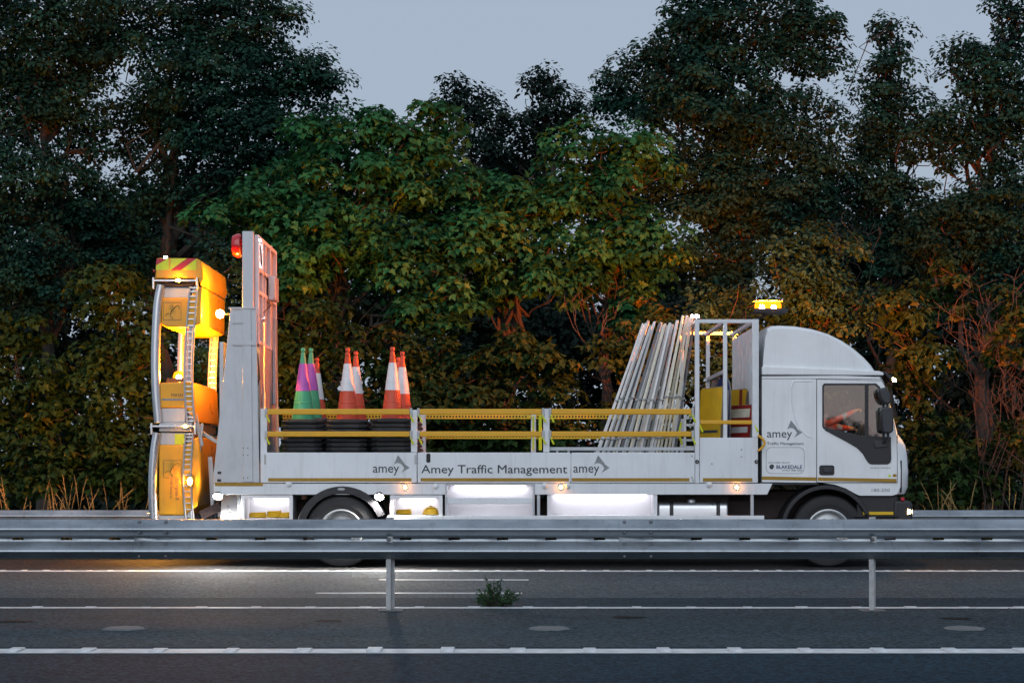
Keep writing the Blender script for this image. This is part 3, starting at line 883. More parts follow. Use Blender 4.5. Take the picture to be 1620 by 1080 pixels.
# loose grit along the reserve edge and the post feet
rng = np.random.default_rng(31); b = MB()
for k in range(420):
    x = rng.uniform(-5.2, 5.2); y = Y_FARLINE - 0.12 - abs(rng.normal()) * 0.35
    if k % 6 == 0: x, y = rng.choice([X(617, YB), X(1381.5, YB)]) + rng.normal() * .12, YB + rng.normal() * .08
    if k % 9 == 0: y = rng.uniform(Y_NEARLINE + .3, Y_FARLINE - .3)
    r = rng.uniform(.003, .011) * (1.6 if k % 40 == 0 else 1)
    q = rng.uniform(.6, 1.3, 5)
    b.add([(x - r * q[0], y, 0.001), (x, y - r * q[1], 0.001), (x + r * q[2], y, 0.001), (x, y + r * q[3], 0.001), (x + r * .2, y, 0.001 + r * q[4])], [(0, 1, 4), (1, 2, 4), (2, 3, 4), (3, 0, 4), (3, 2, 1, 0)])
o = b.build('gravel', mat('grit', (0.10, 0.10, 0.10), 0.9, var=0.6, scale=40))
tag(o, 'loose grit scattered along the central reserve', 'grit', kind='stuff')
# ================================================================== the truck
def P2(pts, Y=YT): return [(X(a, Y), Z(b, Y)) for (a, b) in pts]


def rrect(x0, x1, z0, z1, r, n=5):
    """rounded rectangle outline in (x, z)"""
    out = []
    for (cx, cz, a0) in ((x1 - r, z1 - r, 0), (x0 + r, z1 - r, 90), (x0 + r, z0 + r, 180), (x1 - r, z0 + r, 270)):
        for k in range(n + 1):
            t = math.radians(a0 + 90 * k / n)
            out.append((cx + r * math.cos(t), cz + r * math.sin(t)))
    return out


def px_rrect(a, b, c, d, r, Y=YT, n=5):
    return rrect(X(a, Y), X(b, Y), Z(d, Y), Z(c, Y), r, n)


def text_mesh(body, x0, x1, z0, z1, y, m, parent, name='lettering', bold=0.0, rot=0, fit_h=True):
    """flat raised lettering that fills the given rectangle on a face turned to the road"""
    cu = bpy.data.curves.new(name, 'FONT')
    cu.body = body; cu.size = 1.0; cu.extrude = 0.0; cu.resolution_u = 3
    ob = bpy.data.objects.new(name + '_tmp', cu); COL.objects.link(ob)
    dg = bpy.context.evaluated_depsgraph_get()
    me = bpy.data.meshes.new_from_object(ob.evaluated_get(dg))
    bpy.data.objects.remove(ob); bpy.data.curves.remove(cu)
    if bold:
        bm = bmesh.new(); bm.from_mesh(me)
        for q, (dx, dy) in enumerate(((bold, 0), (-bold, 0), (0, bold * .7), (0, -bold * .7))):
            g = bmesh.ops.duplicate(bm, geom=bm.verts[:] if q == 0 else src)
            if q == 0: src = [v for v in bm.verts if v not in set(x for x in g['geom'] if isinstance(x, bmesh.types.BMVert))]; src += [f for f in bm.faces if all(v in set(src) for v in f.verts)]
            for v in g['geom']:
                if isinstance(v, bmesh.types.BMVert): v.co.x += dx; v.co.y += dy; v.co.z = 0.02 * (q + 1)
        bm.to_mesh(me); bm.free()
    n = len(me.vertices); co = np.zeros(n * 3, np.float32); me.vertices.foreach_get('co', co); co = co.reshape(-1, 3)
    if rot == -90: co = np.stack([co[:, 1], -co[:, 0], co[:, 2]], 1)
    mn, mx = co.min(0), co.max(0)
    s = np.array([x1 - x0, z1 - z0]) / (mx - mn)[:2]
    off = ORG[parent]
    out = np.stack([x0 + (co[:, 0] - mn[0]) * s[0] - off.x, y - off.y - co[:, 2] * .012, z0 + (co[:, 1] - mn[1]) * s[1] - off.z], 1)
    me.vertices.foreach_set('co', out.astype(np.float32).ravel()); me.update()
    me.materials.clear(); me.materials.append(m)
    o = bpy.data.objects.new(name, me); COL.objects.link(o); o.parent = parent; ORG[o] = off
    return o


def amey_logo(xl, ybase, xr, yasc, y, parent, s=1.0):
    """word 'amey' with the two grey fins; pixel frame: word spans xl..xr, x-height yasc..ybase"""
    w = xr - xl
    text_mesh('amey', X(xl), X(xr), Z(ybase + w * 0.095), Z(yasc), y, M['ink'], parent, 'logo_word', 0.006)
    ox, oy, k = xr, ybase, w / 41.0
    g = MB()
    for pts in ([(-8.2, -13.4), (-2, -28.2), (4, -21), (8.5, -15), (8, -8), (4.5, -13), (0.5, -15.6), (-4, -15.8)], [(8.5, -14), (16.5, -8.5), (3, -0.2), (6.5, -5), (8, -9)]):
        g.prism([(X(ox + a * k), Z(oy + b * k)) for (a, b) in pts], y, y + 0.0015)
    g.build('logo_fins', M['logogrey'], parent)


TR = empty('traffic_management_truck', (X(800), YT + 1.25, 0))
tag(TR, 'white traffic management truck with yellow side rails parked on the hard shoulder', 'truck')
YN, YFAR = YT, YT + 2.45

# ---- wheels
def wheel(px, yc, dual, near):
    cz, r = 0.47, 0.47
    x = X(px, yc)
    b = MB()
    prof = [(0.28, -0.13), (0.31, -0.14), (0.40, -0.145), (0.445, -0.135), (0.462, -0.115), (0.47, -0.09), (0.47, -0.055), (0.458, -0.053), (0.458, -0.043), (0.47, -0.041), (0.47, 0.0),
            (0.458, 0.002), (0.458, 0.012), (0.47, 0.014), (0.47, 0.09), (0.462, 0.115), (0.445, 0.135), (0.40, 0.145), (0.31, 0.14), (0.28, 0.13)]
    b.lathe(prof, (x, yc, cz), 'y', 48, close=True)
    t = b.build('wheel', M['rubber'], TR)
    r_ = MB()
    sgn = -1 if near else 1
    if dual:
        pr = [(0.288, -0.135), (0.272, -0.140), (0.258, -0.12), (0.25, -0.02), (0.20, 0.02), (0.13, 0.0), (0.12, -0.05), (0.0001, -0.06)]
    else:
        pr = [(0.288, -0.135), (0.272, -0.140), (0.258, -0.12), (0.245, -0.06), (0.20, -0.10), (0.13, -0.115), (0.11, -0.15), (0.0001, -0.16)]
    r_.lathe([(a, h * (1 if near else -1)) for a, h in pr], (x, yc, cz), 'y', 40)
    r_.build('rim', M['rim'], t)
    for k in range(10):
        a = 2 * math.pi * k / 10
        n = MB(); yy = yc + sgn * (0.10 if not dual else 0.0)
        n.cyl((x + 0.165 * math.cos(a), yy, cz + 0.165 * math.sin(a)), (x + 0.165 * math.cos(a), yy + sgn * 0.03, cz + 0.165 * math.sin(a)), 0.013, n=6)
        n.build('wheel_nut', M['alu'], t)
    if not dual or near:
        pass
    g = MB()
    g.lathe([(0.34, -0.1465), (0.345, -0.149), (0.352, -0.1465)], (x, yc, cz), 'y', 48)
    g.build('sidewall_ring', M['rubber'], t)
    return t


wheel(1308, YT + 0.24, False, True); wheel(1301, YT + 2.2, False, False)
wheel(541, YT + 0.18, True, True); wheel(541 + 2.8, YT + 0.52, True, True)
wheel(553, YT + 1.93, True, False); wheel(556, YT + 2.27, True, False)

# ---- chassis
b = MB()
for yy in (YT + 0.75, YT + 1.62):
    b.box(X(352), X(1400), yy, yy + 0.08, 0.62, 0.86)
for px in (370, 470, 620, 760, 880, 1050, 1180, 1280):
    b.box(X(px), X(px) + 0.1, YT + 0.8301, YT + 1.6199, 0.66, 0.82)
b.build('chassis_frame', M['chassis'], TR, bevel=0.006)
b = MB()
b.cyl((X(541), YT + 0.34, 0.47), (X(541), YT + 2.1, 0.47), 0.085, n=14)
b.lathe([(0.09, -0.2), (0.2, -0.1), (0.22, 0), (0.2, 0.1), (0.09, 0.2)], (X(541), YT + 1.22, 0.47), 'y', 16)
b.cyl((X(1308), YT + 0.40, 0.45), (X(1308), YT + 2.05, 0.45), 0.06, n=12)
b.build('axles', M['chassis'], TR)
b = MB(); b.box(X(640), X(1020), YT + 1.0, YT + 1.5, 0.45, 0.60); b.box(X(1090), X(1390), YT + 0.86, YT + 1.58, 0.55, 1.0)
b.build('engine_and_driveline', M['chassis'], TR, bevel=0.03)

# ---- load bed: floor, edge beam
b = MB(); b.box(X(341), X(1199), YN + 0.065, YFAR - 0.065, 1.062, 1.09)
b.build('bed_floor', M['galv'], TR, bevel=0.004)
b = MB()
for (a, c) in ((338, 704), (846, 1222)):
    pts = P2([(a, 764.5), (c, 764.5), (c if c < 1000 else c - 8, 782), (a, 782)])
    b.prism(pts, YN + 0.005, YN + 0.06)
b.build('edge_beam', M['white2'], TR, bevel=0.004)
b = MB(); b.prism(P2([(338, 764.5), (1222, 764.5), (1214, 782), (338, 782)]), YFAR - 0.06, YFAR - 0.005)
b.build('edge_beam', M['white2'], TR, bevel=0.004)
for (a, c, yy) in ((340, 416, 767.5), (466, 470, 767)):
    if c - a > 10:
        s = MB(); s.box(X(a), X(c), YN + 0.001, YN + 0.005, Z(768.5), Z(763.2)); s.build('reflective_strip', M['stripe'], TR)

# ---- side boards
def board(a, c, top, bot, y0, y1, name='side_board'):
    b = MB(); b.box(X(a), X(c), y0, y1, Z(bot), Z(top))
    return b.build(name, M['white2'], TR, bevel=0.006)


b1 = board(414, 659.5, 715.5, 763.2, YN - 0.012, YN + 0.03)
b2 = board(660.6, 902.5, 715.5, 763.2, YN - 0.012, YN + 0.03)
b3 = board(904, 1099, 715.5, 763.2, YN - 0.012, YN + 0.03)
b4 = board(1107, 1199, 692, 763.2, YN - 0.008, YN + 0.03)
board(414, 1199, 715.5, 763.2, YFAR - 0.03, YFAR + 0.01)
# end posts of the boards
for (a, c, t, bt) in ((411.5, 422, 646, 764), (650, 660, 648, 715), (859.5, 869.5, 646, 715), (1099.6, 1106.4, 505, 764)):
    b = MB(); b.box(X(a), X(c), YN + 0.0302 if t != 505 else YN - 0.004, YN + 0.075, Z(bt), Z(t))
    b.build('side_post', M['whiteframe'], TR, bevel=0.004)
for (a, c, brd) in ((424.5, 651, b1), (665.5, 900, b2), (904.5, 1090.5, b3), (1112, 1190, b4)):
    s = MB(); s.box(X(a), X(c), YN - 0.0160, YN - 0.0122 if brd is not b4 else YN - 0.0082, Z(761), Z(755.8)); s.build('reflective_strip', M['stripe'], brd)
YL = YN - 0.0145
amey_logo(590, 748, 631.5, 737.5, YL, b1)
text_mesh('Amey Traffic Management', X(666.5), X(897.5), Z(752.5), Z(735), YL, M['ink'], b2, bold=0.010)
amey_logo(907, 748, 948, 737.5, YL, b3)
# latches and vents on the boards
for (brd, px, y0_, y1_) in ((b1, 419.5, 719, 734), (b1, 657.2, 719, 734)):
    s = MB(); s.box(X(px - 1.3), X(px + 1.3), YN - 0.017, YN - 0.0122, Z(y1_), Z(y0_)); s.build('latch', M['postgalv'], brd, bevel=0.003)
s = MB(); s.prism(px_rrect(674.5, 681, 717, 731.5, 0.02), YN - 0.016, YN - 0.0122); s.build('socket', M['seam'], b2)
for (px, py) in ((1094.5, 721), (1094.5, 755), (1096, 759)):
    s = MB(); s.lathe([(0.0001, -.008), (.012, -.007), (.014, 0)], (X(px), YN - 0.0122, Z(py)), 'y', 10); s.build('bolt', M['postgalv'], b3)
for (px, py) in ((1126, 733), (1173, 711), (1173, 722)):
    s = MB(); s.lathe([(0.0001, -.007), (.010, -.006), (.012, 0)], (X(px), YN - 0.0082, Z(py)), 'y', 10); s.build('bolt', M['postgalv'], b4)
for px in (1102.8, 1196.5):
    s = MB(); s.lathe([(0.012, -.012), (.024, -.012), (.026, 0)], (X(px), YN - 0.0102, Z(730)), 'y', 14); s.build('ring_latch', M['seam'], TR)
for (px, py) in ((689, 769), (862, 768), (898, 768), (457, 765), (1122, 766)):
    s = MB(); s.lathe([(0.0001, -.03), (.02, -.028), (.04, -.012), (.042, 0.004)], (X(px), YN + 0.004, Z(py)), 'y', 16); s.build('rope_hook_cap', M['whiteframe'], TR)

# ---- yellow rails, near side
def rail(a, c, t, bt, y):
    b = MB(); b.box(X(a, y), X(c, y), y, y + 0.045, Z(bt, y), Z(t, y))
    r = b.build('guard_rail', M['yellowrail'], TR, bevel=0.01, seg=3)
    for px in (a, c):
        e = MB()
        sg = 1 if px == c else -1
        e.box(X(px, y) + sg * 0.001, X(px, y) + sg * 0.035, y + 0.008, y + 0.035, Z(bt, y) - 0.03, Z(t, y) + 0.012)
        e.build('rail_bracket', M['postgalv'], r, bevel=0.004)
        k = MB(); xx = X(px, y) + sg * 0.01
        k.tube([(xx, y - .006, Z(bt, y)), (xx + .012, y - .012, Z(bt, y) - .04), (xx + .03, y - .012, Z(bt, y) - .075), (xx + .04, y - .008, Z(bt, y) - .10)], [.006, .008, .014, .011], 8)
        k.build('pin_tag', M['lime'], r)


for (t, bt) in ((646.5, 655.5), (682, 690.5)):
    rail(423, 648, t, bt, YN + 0.005); rail(664, 857, t, bt, YN + 0.005); rail(872.5, 1094, t, bt, YN + 0.005)
rail(1108, 1193, 664.5, 671, YN + 0.006)
# perforated rails on the far side
for (t, bt) in ((655, 662.5), (686.5, 694)):
    for (a, c) in ((447, 660), (674, 840), (848, 1085)):
        y = YFAR - 0.06
        b = MB(); b.box(X(a, y), X(c, y), y, y + 0.04, Z(bt, y), Z(t, y))
        r = b.build('perforated_rail', M['yellowrail2'], TR, bevel=0.004)
        h = MB(); px = a + 3
        while px < c - 3:
            h.lathe([(0.0001, -.0012), (.0145, -.0012), (.0145, .001)], (X(px, y), y, Z((t + bt) / 2, y)), 'y', 8); px += 5.0
        h.build('rail_holes', M['hole'], r)
y = YFAR - 0.06
for (a, c) in ((431, 437), (664, 673.5), (840, 848)):
    b = MB(); b.box(X(a, y), X(c, y), y + 0.0405, y + 0.09, Z(762, y), Z(652, y)); b.build('side_post', M['whiteframe'], TR, bevel=0.004)
for px in (843.6, 853.5, 855.8):
    b = MB(); b.tube([(X(px, y), y - .03, Z(657, y)), (X(px, y), y - .03, Z(712, y))], 0.012, 8); b.build('drop_pin', M['lime'], TR)
# galvanised kick rail with feet inside the third bay
b = MB(); b.box(X(860), X(1099), YN + 0.076, YN + 0.12, Z(712.5), Z(706.8))
for px in (880, 898, 1000, 1070): b.box(X(px), X(px) + .03, YN + .08, YN + .115, Z(762), Z(712.6))
b.build('kick_rail', M['galv'], TR, bevel=0.004)
# ladder bracket beside the cage post
y = YN + 0.3
b = MB()
for px in (1082, 1098): b.box(X(px, y), X(px, y) + .03, y, y + .04, Z(712, y), Z(655, y))
for py in (660, 672, 684, 696, 707): b.box(X(1082, y) + .03, X(1098, y), y + .005, y + .035, Z(py, y) - .015, Z(py, y) + .015)
b.build('ladder_bracket', M['whiteframe'], TR, bevel=0.004)
b = MB(); b.tube([(X(1078, y), y, Z(668, y)), (X(1074, y), y, Z(685, y)), (X(1079, y), y, Z(703, y))], .014, 8); b.tube([(X(1098, y), y - .02, Z(655, y)), (X(1090, y), y - .02, Z(658, y))], .014, 8)
b.build('lime_handle', M['lime'], TR)

# ---- cage for the signs
yn_, yf_ = YN + 0.01, YFAR - 0.06
xa, xb, xc = X(1102.8), X(1147.5), X(1193)
t_ = 0.052
cg = MB()
for yy in (yn_, yf_):
    for xx in ((xb,) if yy == yn_ else (xa, xb, xc)):
        cg.box(xx - t_ / 2, xx + t_ / 2, yy, yy + t_, 1.0901 if yy == yf_ else Z(692), Z(511))
    cg.box(xa - t_ / 2, xc + 0.055, yy, yy + t_, Z(511) + .0005, Z(505))
for xx in (xa, xb, xc):
    cg.box(xx - t_ / 2 + .002, xx + t_ / 2 - .002, yn_ + t_ + .0005, yf_ - .0005, Z(511) + .003, Z(505) - .002)
cg.box(xb - .02, xb + .02, yn_ + t_ + .0005, yf_ - .0005, Z(590), Z(584))
cg.build('sign_cage', M['whiteframe'], TR, bevel=0.004)
b = MB(); b.box(X(1190), X(1200.5), YN - 0.006, YN + 0.07, Z(692) + .0005, Z(505) + .001)
b.build('cage_corner_post', M['whiteframe'], TR, bevel=0.004)
# louvred headboard between cage and cab
hb = MB(); hb.box(X(1196), X(1196) + 0.02, YN + 0.10, YFAR - 0.1, 1.09, Z(515))
hb = hb.build('headboard', M['whiteframe'], TR)
for k in range(13):
    yy = YN + 0.16 + k * 0.172
    s = MB(); s.box(X(1196) - .03, X(1196) - .0005, yy, yy + .05, 1.1, Z(517)); s.build('slat', M['whiteframe'], hb, bevel=0.004)
# yellow grab handle
b = MB(); xx = X(1200)
b.tube([(xx, YN - .02, Z(689))] + [(xx + .075 * math.sin(math.pi * k / 8) + .0, YN - .03, Z(689) - (.19) * k / 8) for k in range(9)] + [(xx, YN - .02, Z(689) - .19)], .016, 10)
b.build('grab_handle', M['yellowrail'], TR)

# ---- underbody lockers (open, lit inside)
def locker(a, c, t, bt, fr, depth, shelf=None, led=True, r=0.0):
    x0, x1, z0, z1 = X(a), X(c), Z(bt), Z(t)
    f = fr
    b = MB()
    yo, yi = YN + 0.02, YN + 0.02 + depth
    b.box(x0, x0 + f, yo, yi, z0, z1); b.box(x1 - f, x1, yo, yi, z0, z1)
    b.box(x0 + f + .0003, x1 - f - .0003, yo + .001, yi, z1 - f, z1 - .0005); b.box(x0 + f + .0003, x1 - f - .0003, yo + .001, yi, z0 + .0005, z0 + f)
    b.box(x0 + f + .0005, x1 - f - .0005, yi - .012, yi - .001, z0 + f + .0003, z1 - f - .0003)
    lk = b.build('locker', M['locker'], TR, bevel=0.003)
    if led:
        n = 1; hw = (x1 - x0) / 2 - .11
        for k in range(n):
            xc = x0 + (x1 - x0) * (k + .5) / n
            s = MB(); s.box(xc - hw, xc + hw, yi - .10, yi - .06, min(1.058, z1 - f) - .014, min(1.0585, z1 - f) - .0006); s.build('locker_lamp', M['lockerled'], lk)
    return lk


locker(381, 463, 782.6, 826, 0.045, 0.55)
locker(617, 700, 782.6, 821, 0.05, 0.5)
locker(866, 1040, 775, 821, 0.05, 0.5)
lk = locker(704, 846, 764.8, 821, 0.026, 0.5)
b = MB(); b.box(X(707.4), X(842.6), YN + .012, YN + .07, Z(796.5), Z(787)); b.build('step', M['white2'], lk, bevel=0.006)
h = MB()
for rw, py in enumerate((768, 774.5)):
    for k in range(11 - rw):
        h.lathe([(0.0001, -.001), (.008, -.001), (.008, .001)], (X(722 + k * 11 + rw * 5.5), YN + 0.506, Z(py)), 'y', 8)
h.build('perforations', M['whiteframe'], lk)
for px in (705.5, 844.3):
    s = MB(); s.box(X(px) - .012, X(px) + .012, YN - .003, YN + .0195, Z(820), Z(764)); s.build('slotted_post', M['galv'], TR, bevel=.002)
b = MB(); b.box(X(613), X(1209), YN - .004, YN + .045, Z(822.5) - .03, Z(815.2)); b.build('underrun_rail', M['white2'], TR, bevel=0.005)
for px in (852, 1190): 
    b = MB(); b.box(X(px) - .02, X(px) + .02, YN + .001, YN + .04, Z(815), Z(782.5)); b.build('rail_hanger', M['galv'], TR, bevel=.003)
b = MB(); b.box(X(866), X(1160), YN + .56, YN + .6, Z(822), Z(784)); b.build('inner_panel', M['chassis'], TR)

# ---- fuel tank
y0, y1 = YN + 0.06, YN + 0.62
b = MB(); b.prism_x(rrect(y0, y1, 0.42, Z(794.5), 0.08), X(1042), X(1152.5))
tk = b.build('fuel_tank', M['alu'], TR, bevel=0.02, seg=3)
for px in (1063, 1137):
    s = MB(); s.prism_x(rrect(y0 - .006, y1 + .006, 0.414, Z(794.5) + .006, 0.086), X(px - 3), X(px + 3)); s.build('tank_strap', M['black'], tk)
s = MB(); s.lathe([(.06, 0), (.06, .03), (.045, .045), (.0001, .05)], (X(1096), YN + .2, Z(794.5)), 'z', 20); s.build('filler_cap', M['alu'], tk)

# ---- mudguards
def arch(px, cz, r0, r1, a0, a1, y0, y1, name='mudguard'):
    b = MB(); n = 20; x = X(px, y0)
    out = []
    for k in range(n + 1):
        t = math.radians(a0 + (a1 - a0) * k / n); out.append((x + r1 * math.cos(t), cz + r1 * math.sin(t)))
    for k in range(n, -1, -1):
        t = math.radians(a0 + (a1 - a0) * k / n); out.append((x + r0 * math.cos(t), cz + r0 * math.sin(t)))
    b.prism(out, y0, y1)
    return b.build(name, M['black'], TR, bevel=0.008)


arch(541, 0.46, 0.50, 0.595, 22, 170, YN - 0.012, YN + 0.7)
arch(550, 0.46, 0.555, 0.585, 25, 168, YT + 1.75, YFAR)
s = MB(); s.prism([(X(540) + .05 * math.cos(t), Z(773.2) + .016 * math.sin(t)) for t in np.linspace(0, 2 * math.pi, 16, endpoint=False)], YN - .016, YN - .0123)
s.build('mudguard_badge', M['postgalv'], TR)
arch(1308, 0.47, 0.545, 0.60, 22, 165, YN + 0.03, YN + 0.55)
arch(1301, 0.47, 0.545, 0.60, 22, 165, YT + 1.9, YT + 2.38)

# ---- cab
XR, YC0, YC1 = X(1204), YN + 0.05, YN + 2.38
CABP = [(1204, 594), (1204, 762), (1296, 763), (1318, 766), (1336, 772), (1350, 780), (1358, 783.5), (1432, 783.5), (1442, 781), (1447, 770), (1447.5, 745), (1446, 720), (1443, 704), (1437, 694),
        (1430.5, 687), (1425, 668), (1418, 645), (1411, 622), (1404.5, 604), (1399, 595), (1330, 593)]
SL = [(0.0, 0.21, .010), (0.02, 0.15, .004), (0.06, 0.09, .002), (0.13, 0.05, 0), (0.27, 0.018, 0), (0.5, 0.0, 0)]
SL = SL + [(1 - a, p, q) for (a, p, q) in SL[-2::-1]]


def cab_pt(px, py, pull, drop):
    w = min(1, max(0, (px - 1385) / 62.0)); w = w * w * (3 - 2 * w)
    return (X(px, YT + .15) - pull * (0.30 + 0.70 * w if px > 1385 else 0.0), Z(py, YT + .05) - (drop if py < 600 else 0))


n = len(CABP)
cabv = []
for (t, pull, drop) in SL:
    yy = YC0 + (YC1 - YC0) * t
    cabv.append([(a, yy, c) for (a, c) in (cab_pt(px, py, pull, drop) for (px, py) in CABP)])
shell, screen = MB(), MB()
vs = [p for sl in cabv for p in sl]
SCREEN = set(range(14, 19))        # windscreen segments of the outline
sf, gf = [], []
for j in range(len(SL) - 1):
    for i in range(n):
        q = (j * n + i, j * n + (i + 1) % n, (j + 1) * n + (i + 1) % n, (j + 1) * n + i)
        (gf if (i in SCREEN and 2 <= j <= len(SL) - 4) else sf).append(q)
shell.add(vs, sf)
cab = shell.build('cab_shell', M['white'], TR)
screen.add(vs, gf)
screen.build('windscreen', M['screen'], TR)

WIN = [(1301.5, 610), (1304.5, 606.2), (1386, 606.2), (1392, 611), (1397.5, 622), (1400, 640), (1400, 694), (1371, 694), (1303, 677.5), (1301.5, 674)]
DOOR = [(1293.2, 600), (1396, 602.5), (1401, 612), (1408, 640), (1414, 668), (1419, 690), (1420, 720), (1420, 762.5), (1352, 762.5), (1293.2, 762.5)]


def holed(outer, inner, y0, y1):
    """plate with a hole, outlines in (x, z)"""
    bm = bmesh.new()
    loops = []
    for pts in (outer, inner):
        v = [bm.verts.new((p[0], y0, p[1])) for p in pts]
        loops.append([bm.edges.new((v[i], v[(i + 1) % len(v)])) for i in range(len(v))])
    bmesh.ops.triangle_fill(bm, use_beauty=True, use_dissolve=False, edges=loops[0] + loops[1])
    ret = bmesh.ops.extrude_face_region(bm, geom=bm.faces[:])
    for g in ret['geom']:
        if isinstance(g, bmesh.types.BMVert): g.co.y = y1
    bm.verts.index_update()
    b = MB(); b.add([tuple(v.co) for v in bm.verts], [tuple(v.index for v in f.verts) for f in bm.faces])
    bm.free()
    return b


def side_pts(pl, Y=YT): return [(X(a, Y), Z(c, Y)) for (a, c) in pl]


win = side_pts(WIN)
outl = [(p[0], p[2]) for p in cabv[0]]
holed(outl, [(x, z) for x, z in win], YC0, YC0 + 0.012).build('cab_side', M['white'], TR)
holed(outl, [(x + .0, z) for x, z in win], YC1 - 0.012, YC1).build('cab_side', M['white'], TR)
# door: dark gap plate, then the door skin proud of it
gap = [(a + (-.8 if a < 1350 else .9), c + (-.8 if c < 680 else .9)) for a, c in DOOR]
holed(side_pts(gap), win, YC0 - 0.006, YC0 - 0.0005).build('door_seal', M['seam'], TR)
door = holed(side_pts(DOOR), win, YC0 - 0.020, YC0 - 0.0065).build('door', M['white'], TR, bevel=0.004)
door['label'] = 'driver door with the window set in a black surround'
for (a, c, dy, nm) in ((1293, 1204, 0, 0),):
    pass
wf_in = [(1304, 611.5), (1306, 609), (1385, 609), (1390, 613), (1394.5, 623), (1397, 640), (1397, 691.5), (1371.5, 691.5), (1305.5, 675.5), (1304, 673)]
fr = MB(); fr.frame(win, side_pts(wf_in), YC0 - 0.024, YC0 + 0.01); fr.build('window_surround', M['black'], door)
g = MB(); g.add([(x, YC0 - 0.012, z) for (x, z) in side_pts(wf_in)], [tuple(range(len(wf_in)))]); g.build('window_pane', M['glass'], door, smooth=False)
g = MB(); g.add([(x, YC1 - 0.006, z) for (x, z) in win], [tuple(range(len(win)))]); g.build('far_window_pane', M['screen'], TR, smooth=False)
b = MB(); b.box(X(1369), X(1374.5), YC0 - .026, YC0 - .0245 + .02, Z(692), Z(608.5)); b.build('window_pillar', M['black'], door)
TRIM = [(1302, 675), (1306, 680.5), (1320, 688), (1338, 697.5), (1356, 708), (1365, 717), (1371, 727), (1375, 732.5), (1379, 734), (1405, 734), (1409.5, 731), (1410.5, 726), (1410, 690.5), (1371, 690.5)]
b = MB(); b.prism(side_pts(TRIM), YC0 - 0.034, YC0 - 0.0205); b.build('lower_trim', M['black'], door, bevel=0.006)
b = MB(); b.prism(side_pts([(1382, 697), (1400, 695), (1403, 707), (1384, 708)]), YC0 - 0.05, YC0 - 0.035); b.build('trim_recess', M['mirror'], door, bevel=0.006)
hd = MB(); hd.prism(px_rrect(1296.5, 1320.5, 735.5, 751.5, 0.03), YC0 - 0.026, YC0 - 0.0205)
hd = hd.build('door_handle', M['black'], door, bevel=.003)
b = MB(); b.prism(px_rrect(1303, 1317, 738.5, 747, 0.02), YC0 - 0.045, YC0 - 0.027); b.build('handle_grip', M['mirror'], hd, bevel=.006)
# panel lines, embossed swage and hatch on the rear quarter
def line(pts, r, m, nm, y):
    b = MB(); b.tube([(X(a), y, Z(c)) for a, c in pts], r, 6); return b.build(nm, m, TR)


line([(1283, 730.5), (1293, 730.5)], .004, M['white'], 'swage_line', YC0 - .001)
b = MB(); b.frame(px_rrect(1212.5, 1273.5, 707, 749, 0.07), px_rrect(1213.2, 1272.8, 707.7, 748.3, 0.066), YC0 - .0016, YC0 + .001); b.build('hatch_line', M['logogrey'], TR)
line([(1253, 612), (1254, 640), (1258, 660), (1266, 678), (1276, 688), (1285, 692)], .012, M['white'], 'embossed_arc', YC0 + .004)
line([(1253, 612), (1256, 603.5), (1262, 602.5), (1286, 602.5)], .012, M['white'], 'embossed_arc', YC0 + .004)
line([(1420.8, 612), (1421.2, 690), (1421.6, 783)], .003, M['seam'], 'panel_gap', YC0 + .012)
line([(1206, 598.5), (1290, 598.5), (1398, 599.5)], .003, M['seam'], 'roof_gap', YC0 - .001)
for (a, c) in ((1206, 1292.3), (1294.2, 1419)):
    s = MB(); y = YC0 - (.0225 if a > 1290 else .0025)
    s.prism([(X(a), Z(753.2 + (a - 1206) * .018)), (X(c), Z(753.2 + (c - 1206) * .018)), (X(c), Z(758.6 + (c - 1206) * .018)), (X(a), Z(758.6 + (a - 1206) * .018))], y, y + .002)
    s.build('reflective_strip', M['stripe'], TR if a < 1290 else door)
s = MB(); s.box(X(1204), X(1296), YC0 + .004, YC0 + .4, Z(766.5), Z(762.2)); s.build('sill', M['black'], TR)
yl = YC0 - .0022
amey_logo(1214, 692, 1254, 683, yl, TR)
text_mesh('Traffic Management', X(1214), X(1272.5), Z(704.5), Z(699), yl, M['ink'], TR, bold=.01)
text_mesh('ON HIRE FROM', X(1216), X(1250), Z(732.6), Z(730.4), yl, M['ink'], TR)
text_mesh('BLAKEDALE', X(1229), X(1270), Z(741), Z(735.3), yl, M['inkblue'], TR, bold=.03)
text_mesh('01923 800 606', X(1238), X(1270), Z(745), Z(742.3), yl, M['ink'], TR)
b = MB(); b.prism([(X(1221.8) + .032 * math.cos(t), Z(738) + .032 * math.sin(t)) for t in np.linspace(0.3, 2 * math.pi * .82, 16)], yl, yl + .001); b.build('globe_mark', M['ink'], TR)
yd = YC0 - .0215
text_mesh('EUROCARGO', X(1378), X(1410), Z(741), Z(738.5), yd, M['logogrey'], door, bold=.01)
text_mesh('180-250', X(1380), X(1409), Z(777.5), Z(772.5), YC0 - .0015, M['logogrey'], TR, bold=.02)
for (a, m_) in ((1405, 'chevy'), (1413, 'stripe')):
    s = MB(); s.prism(side_pts([(a, 754), (a + 3, 749), (a + 6, 754)]) if a < 1410 else px_rrect(a, a + 6, 749.5, 754, .008), yd, yd + .001); s.build('warning_sticker', M[m_], door)
# black air slot at the front corner and grille
b = MB(); b.prism([(X(1426) - .02, Z(728)), (X(1430.5) - .02, Z(728)), (X(1430.5) - .02, Z(779)), (X(1427.5) - .02, Z(779)), (X(1426) - .02, Z(765))], YC0 + .006, YC0 + .09); b.build('air_slot', M['seam'], TR)
for k in range(3):
    b = MB(); b.box(X(1445), X(1449), YT + .45, YT + 1.98, Z(712 + k * 16) - .05, Z(712 + k * 16) + .02); b.build('grille_bar', M['black'], TR, bevel=.008)
